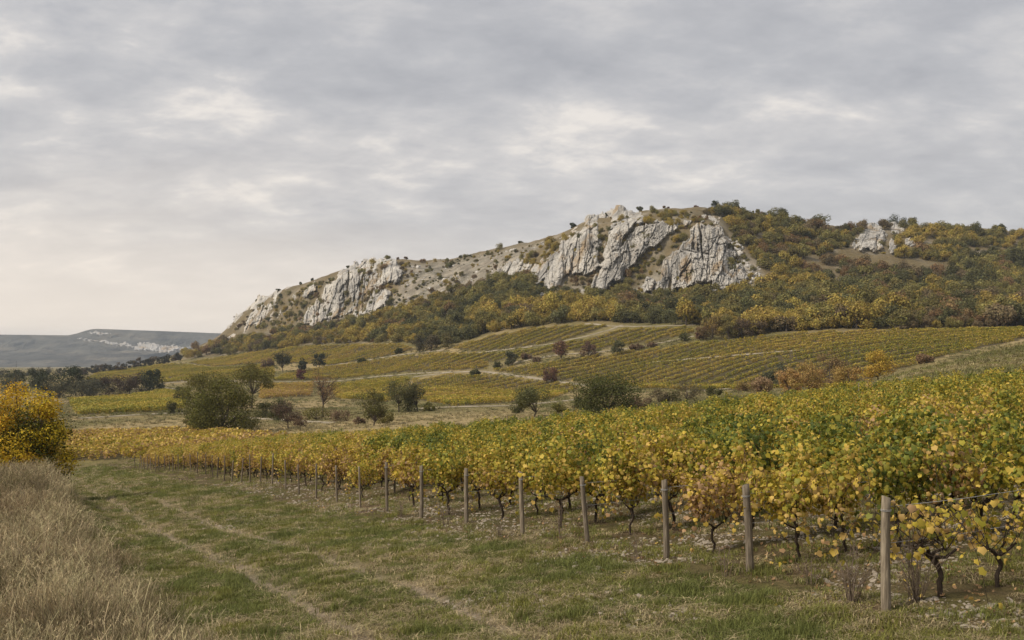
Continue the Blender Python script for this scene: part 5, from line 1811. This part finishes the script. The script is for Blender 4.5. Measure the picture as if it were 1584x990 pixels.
PEB = [boulder('pebble', np.random.default_rng(160 + i), M_STONE) for i in range(6)]
x, y, px = area_points(60000, 10.5, 60, rg, 300, 1640, 1.7)
s, t = st(x, y)
stm = fbm(x * 0.35, y * 0.35, 110, 3) + 0.5 * sstep(-1.8, 0.6, t) - 0.05 * np.clip(-t - 1.5, 0, 10)
ok = (stm > 0.12) & (t > -4.5) & (rg.random(len(x)) < sstep(0.10, 0.55, stm)) & (y < edge_d(px) - 2)
x, y, t = x[ok], y[ok], t[ok]; n = len(x)
sz = np.clip(rg.lognormal(-3.85, 0.60, n), 0.010, 0.075) * np.interp(y, [10, 60], [1, 1.6])
P = np.stack([x, y, zg(x, y) - sz * 0.10], 1)
big = np.argsort(-(sz / y) * (t < 3))[:140]
bigset = np.zeros(n, bool); bigset[big] = True
rr3 = np.stack([rg.normal(0, 0.25, n), rg.normal(0, 0.25, n), rg.uniform(0, 6.28, n)], 1)
a = ~bigset
scatter('stony_gravel', PEB, P[a], rr3[a], sz[a], rg.integers(0, 6, a.sum()), 'pale limestone chips littering the soil under the vines', 'gravel')
for i in np.nonzero(bigset)[0]:
    o = obj('stone', PEB[i % 6], ground)
    o.location = P[i]; o.rotation_euler = rr3[i]; sc_ = float(sz[i]) * 1.1; o.scale = (sc_ * 1.2, sc_, sc_ * 0.8)


def weed(px, py, h, spread, n, label, seed, lower=0):
    rng = np.random.default_rng(seed)
    d = cast_near(px, py)
    x = (px - CX) / F * d
    g = Geo()
    for i in range(n):
        a = rng.uniform(0, 2 * pi); b = np.array([cos(a), sin(a), 0]) * 0.06 * rng.random()
        dv = np.array([cos(a), sin(a), 0]) * spread * rng.uniform(0.1, 1)
        hh = h * rng.uniform(0.5, 1.1)
        p = np.array([b + [0, 0, -0.03], b + dv * 0.35 + [0, 0, hh * 0.5] + rng.normal(size=3) * 0.02, b + dv + [0, 0, hh]])
        g.tube(p, [0.0055, 0.004, 0.0018], 4)
        for k in range(rng.integers(3, 7)):
            f = rng.uniform(0.35, 0.95)
            s0 = np.array([np.interp(f * 2, [0, 1, 2], p[:, j]) for j in range(3)])
            e = s0 + rng.normal(size=3) * np.array([0.10, 0.10, 0.05]) + [0, 0, 0.08]
            g.tube([s0, (s0 + e) / 2 + rng.normal(size=3) * 0.012, e], [0.003, 0.0024, 0.0012], 4)
    o = obj('dry_weed', g.mesh('dry_weed', M_TWIG), None, label, 'weed', 'dry weeds by the end posts')
    o.location = (x, d, float(zg(x, d)))


for i, (px, py, h, sp, n, lab) in enumerate([
        (1318, 935, 0.75, 0.32, 30, 'twiggy dry weed just left of the nearest end post'), (1418, 930, 0.85, 0.40, 34, 'twiggy dry weed just right of the nearest end post'),
        (1122, 892, 0.55, 0.16, 9, 'thin dry weed left of the second end post from the right'), (985, 868, 0.50, 0.14, 8, 'thin dry weed left of the third end post from the right'),
        (868, 836, 0.75, 0.08, 5, 'single upright dry stalk between the fourth and fifth end posts'), (772, 830, 0.40, 0.14, 8, 'thin dry weed left of the fifth end post from the right'),
        (690, 812, 0.55, 0.25, 14, 'spreading dry weed left of the sixth end post from the right'), (620, 800, 0.5, 0.16, 9, 'thin dry weed between the seventh and eighth end posts'),
        (1255, 905, 0.4, 0.2, 9, 'low dry weed midway between the first and second end posts'), (40, 905, 0.9, 0.4, 26, 'dark dry weed standing in the tall grass at lower left'),
        (28, 800, 1.0, 0.45, 26, 'dark branched dry weed rising from the grass bank at the left edge'), (172, 905, 0.7, 0.3, 16, 'dry branched weed in the grass bank near its right edge')]):
    weed(px, py, h, sp, n, lab, 2000 + i)

# ------------------------------------------------------------------ the air
def haze():
    x0, x1, y0, y1, z0, z1 = -8600, 8600, -8600, 8600, -45, 215
    v = np.array([(x0, y0, z0), (x1, y0, z0), (x1, y1, z0), (x0, y1, z0), (x0, y0, z1), (x1, y0, z1), (x1, y1, z1), (x0, y1, z1)], float)
    q = [(0, 3, 2, 1), (4, 5, 6, 7), (0, 1, 5, 4), (1, 2, 6, 5), (2, 3, 7, 6), (3, 0, 4, 7)]
    m, t = new_mat('air')
    pv = N(t, 'ShaderNodeVolumePrincipled')
    pv.inputs['Color'].default_value = (0.80, 0.89, 1.0, 1)
    pv.inputs['Density'].default_value = 0.00008
    pv.inputs['Anisotropy'].default_value = 0.0
    o_ = N(t, 'ShaderNodeOutputMaterial')
    t.links.new(pv.outputs[0], o_.inputs['Volume'])
    return obj('haze', mesh_np('haze', v, np.array(q), None, m), None, kind='stuff', label='thin bluish autumn haze over the whole valley', cat='haze')


haze()
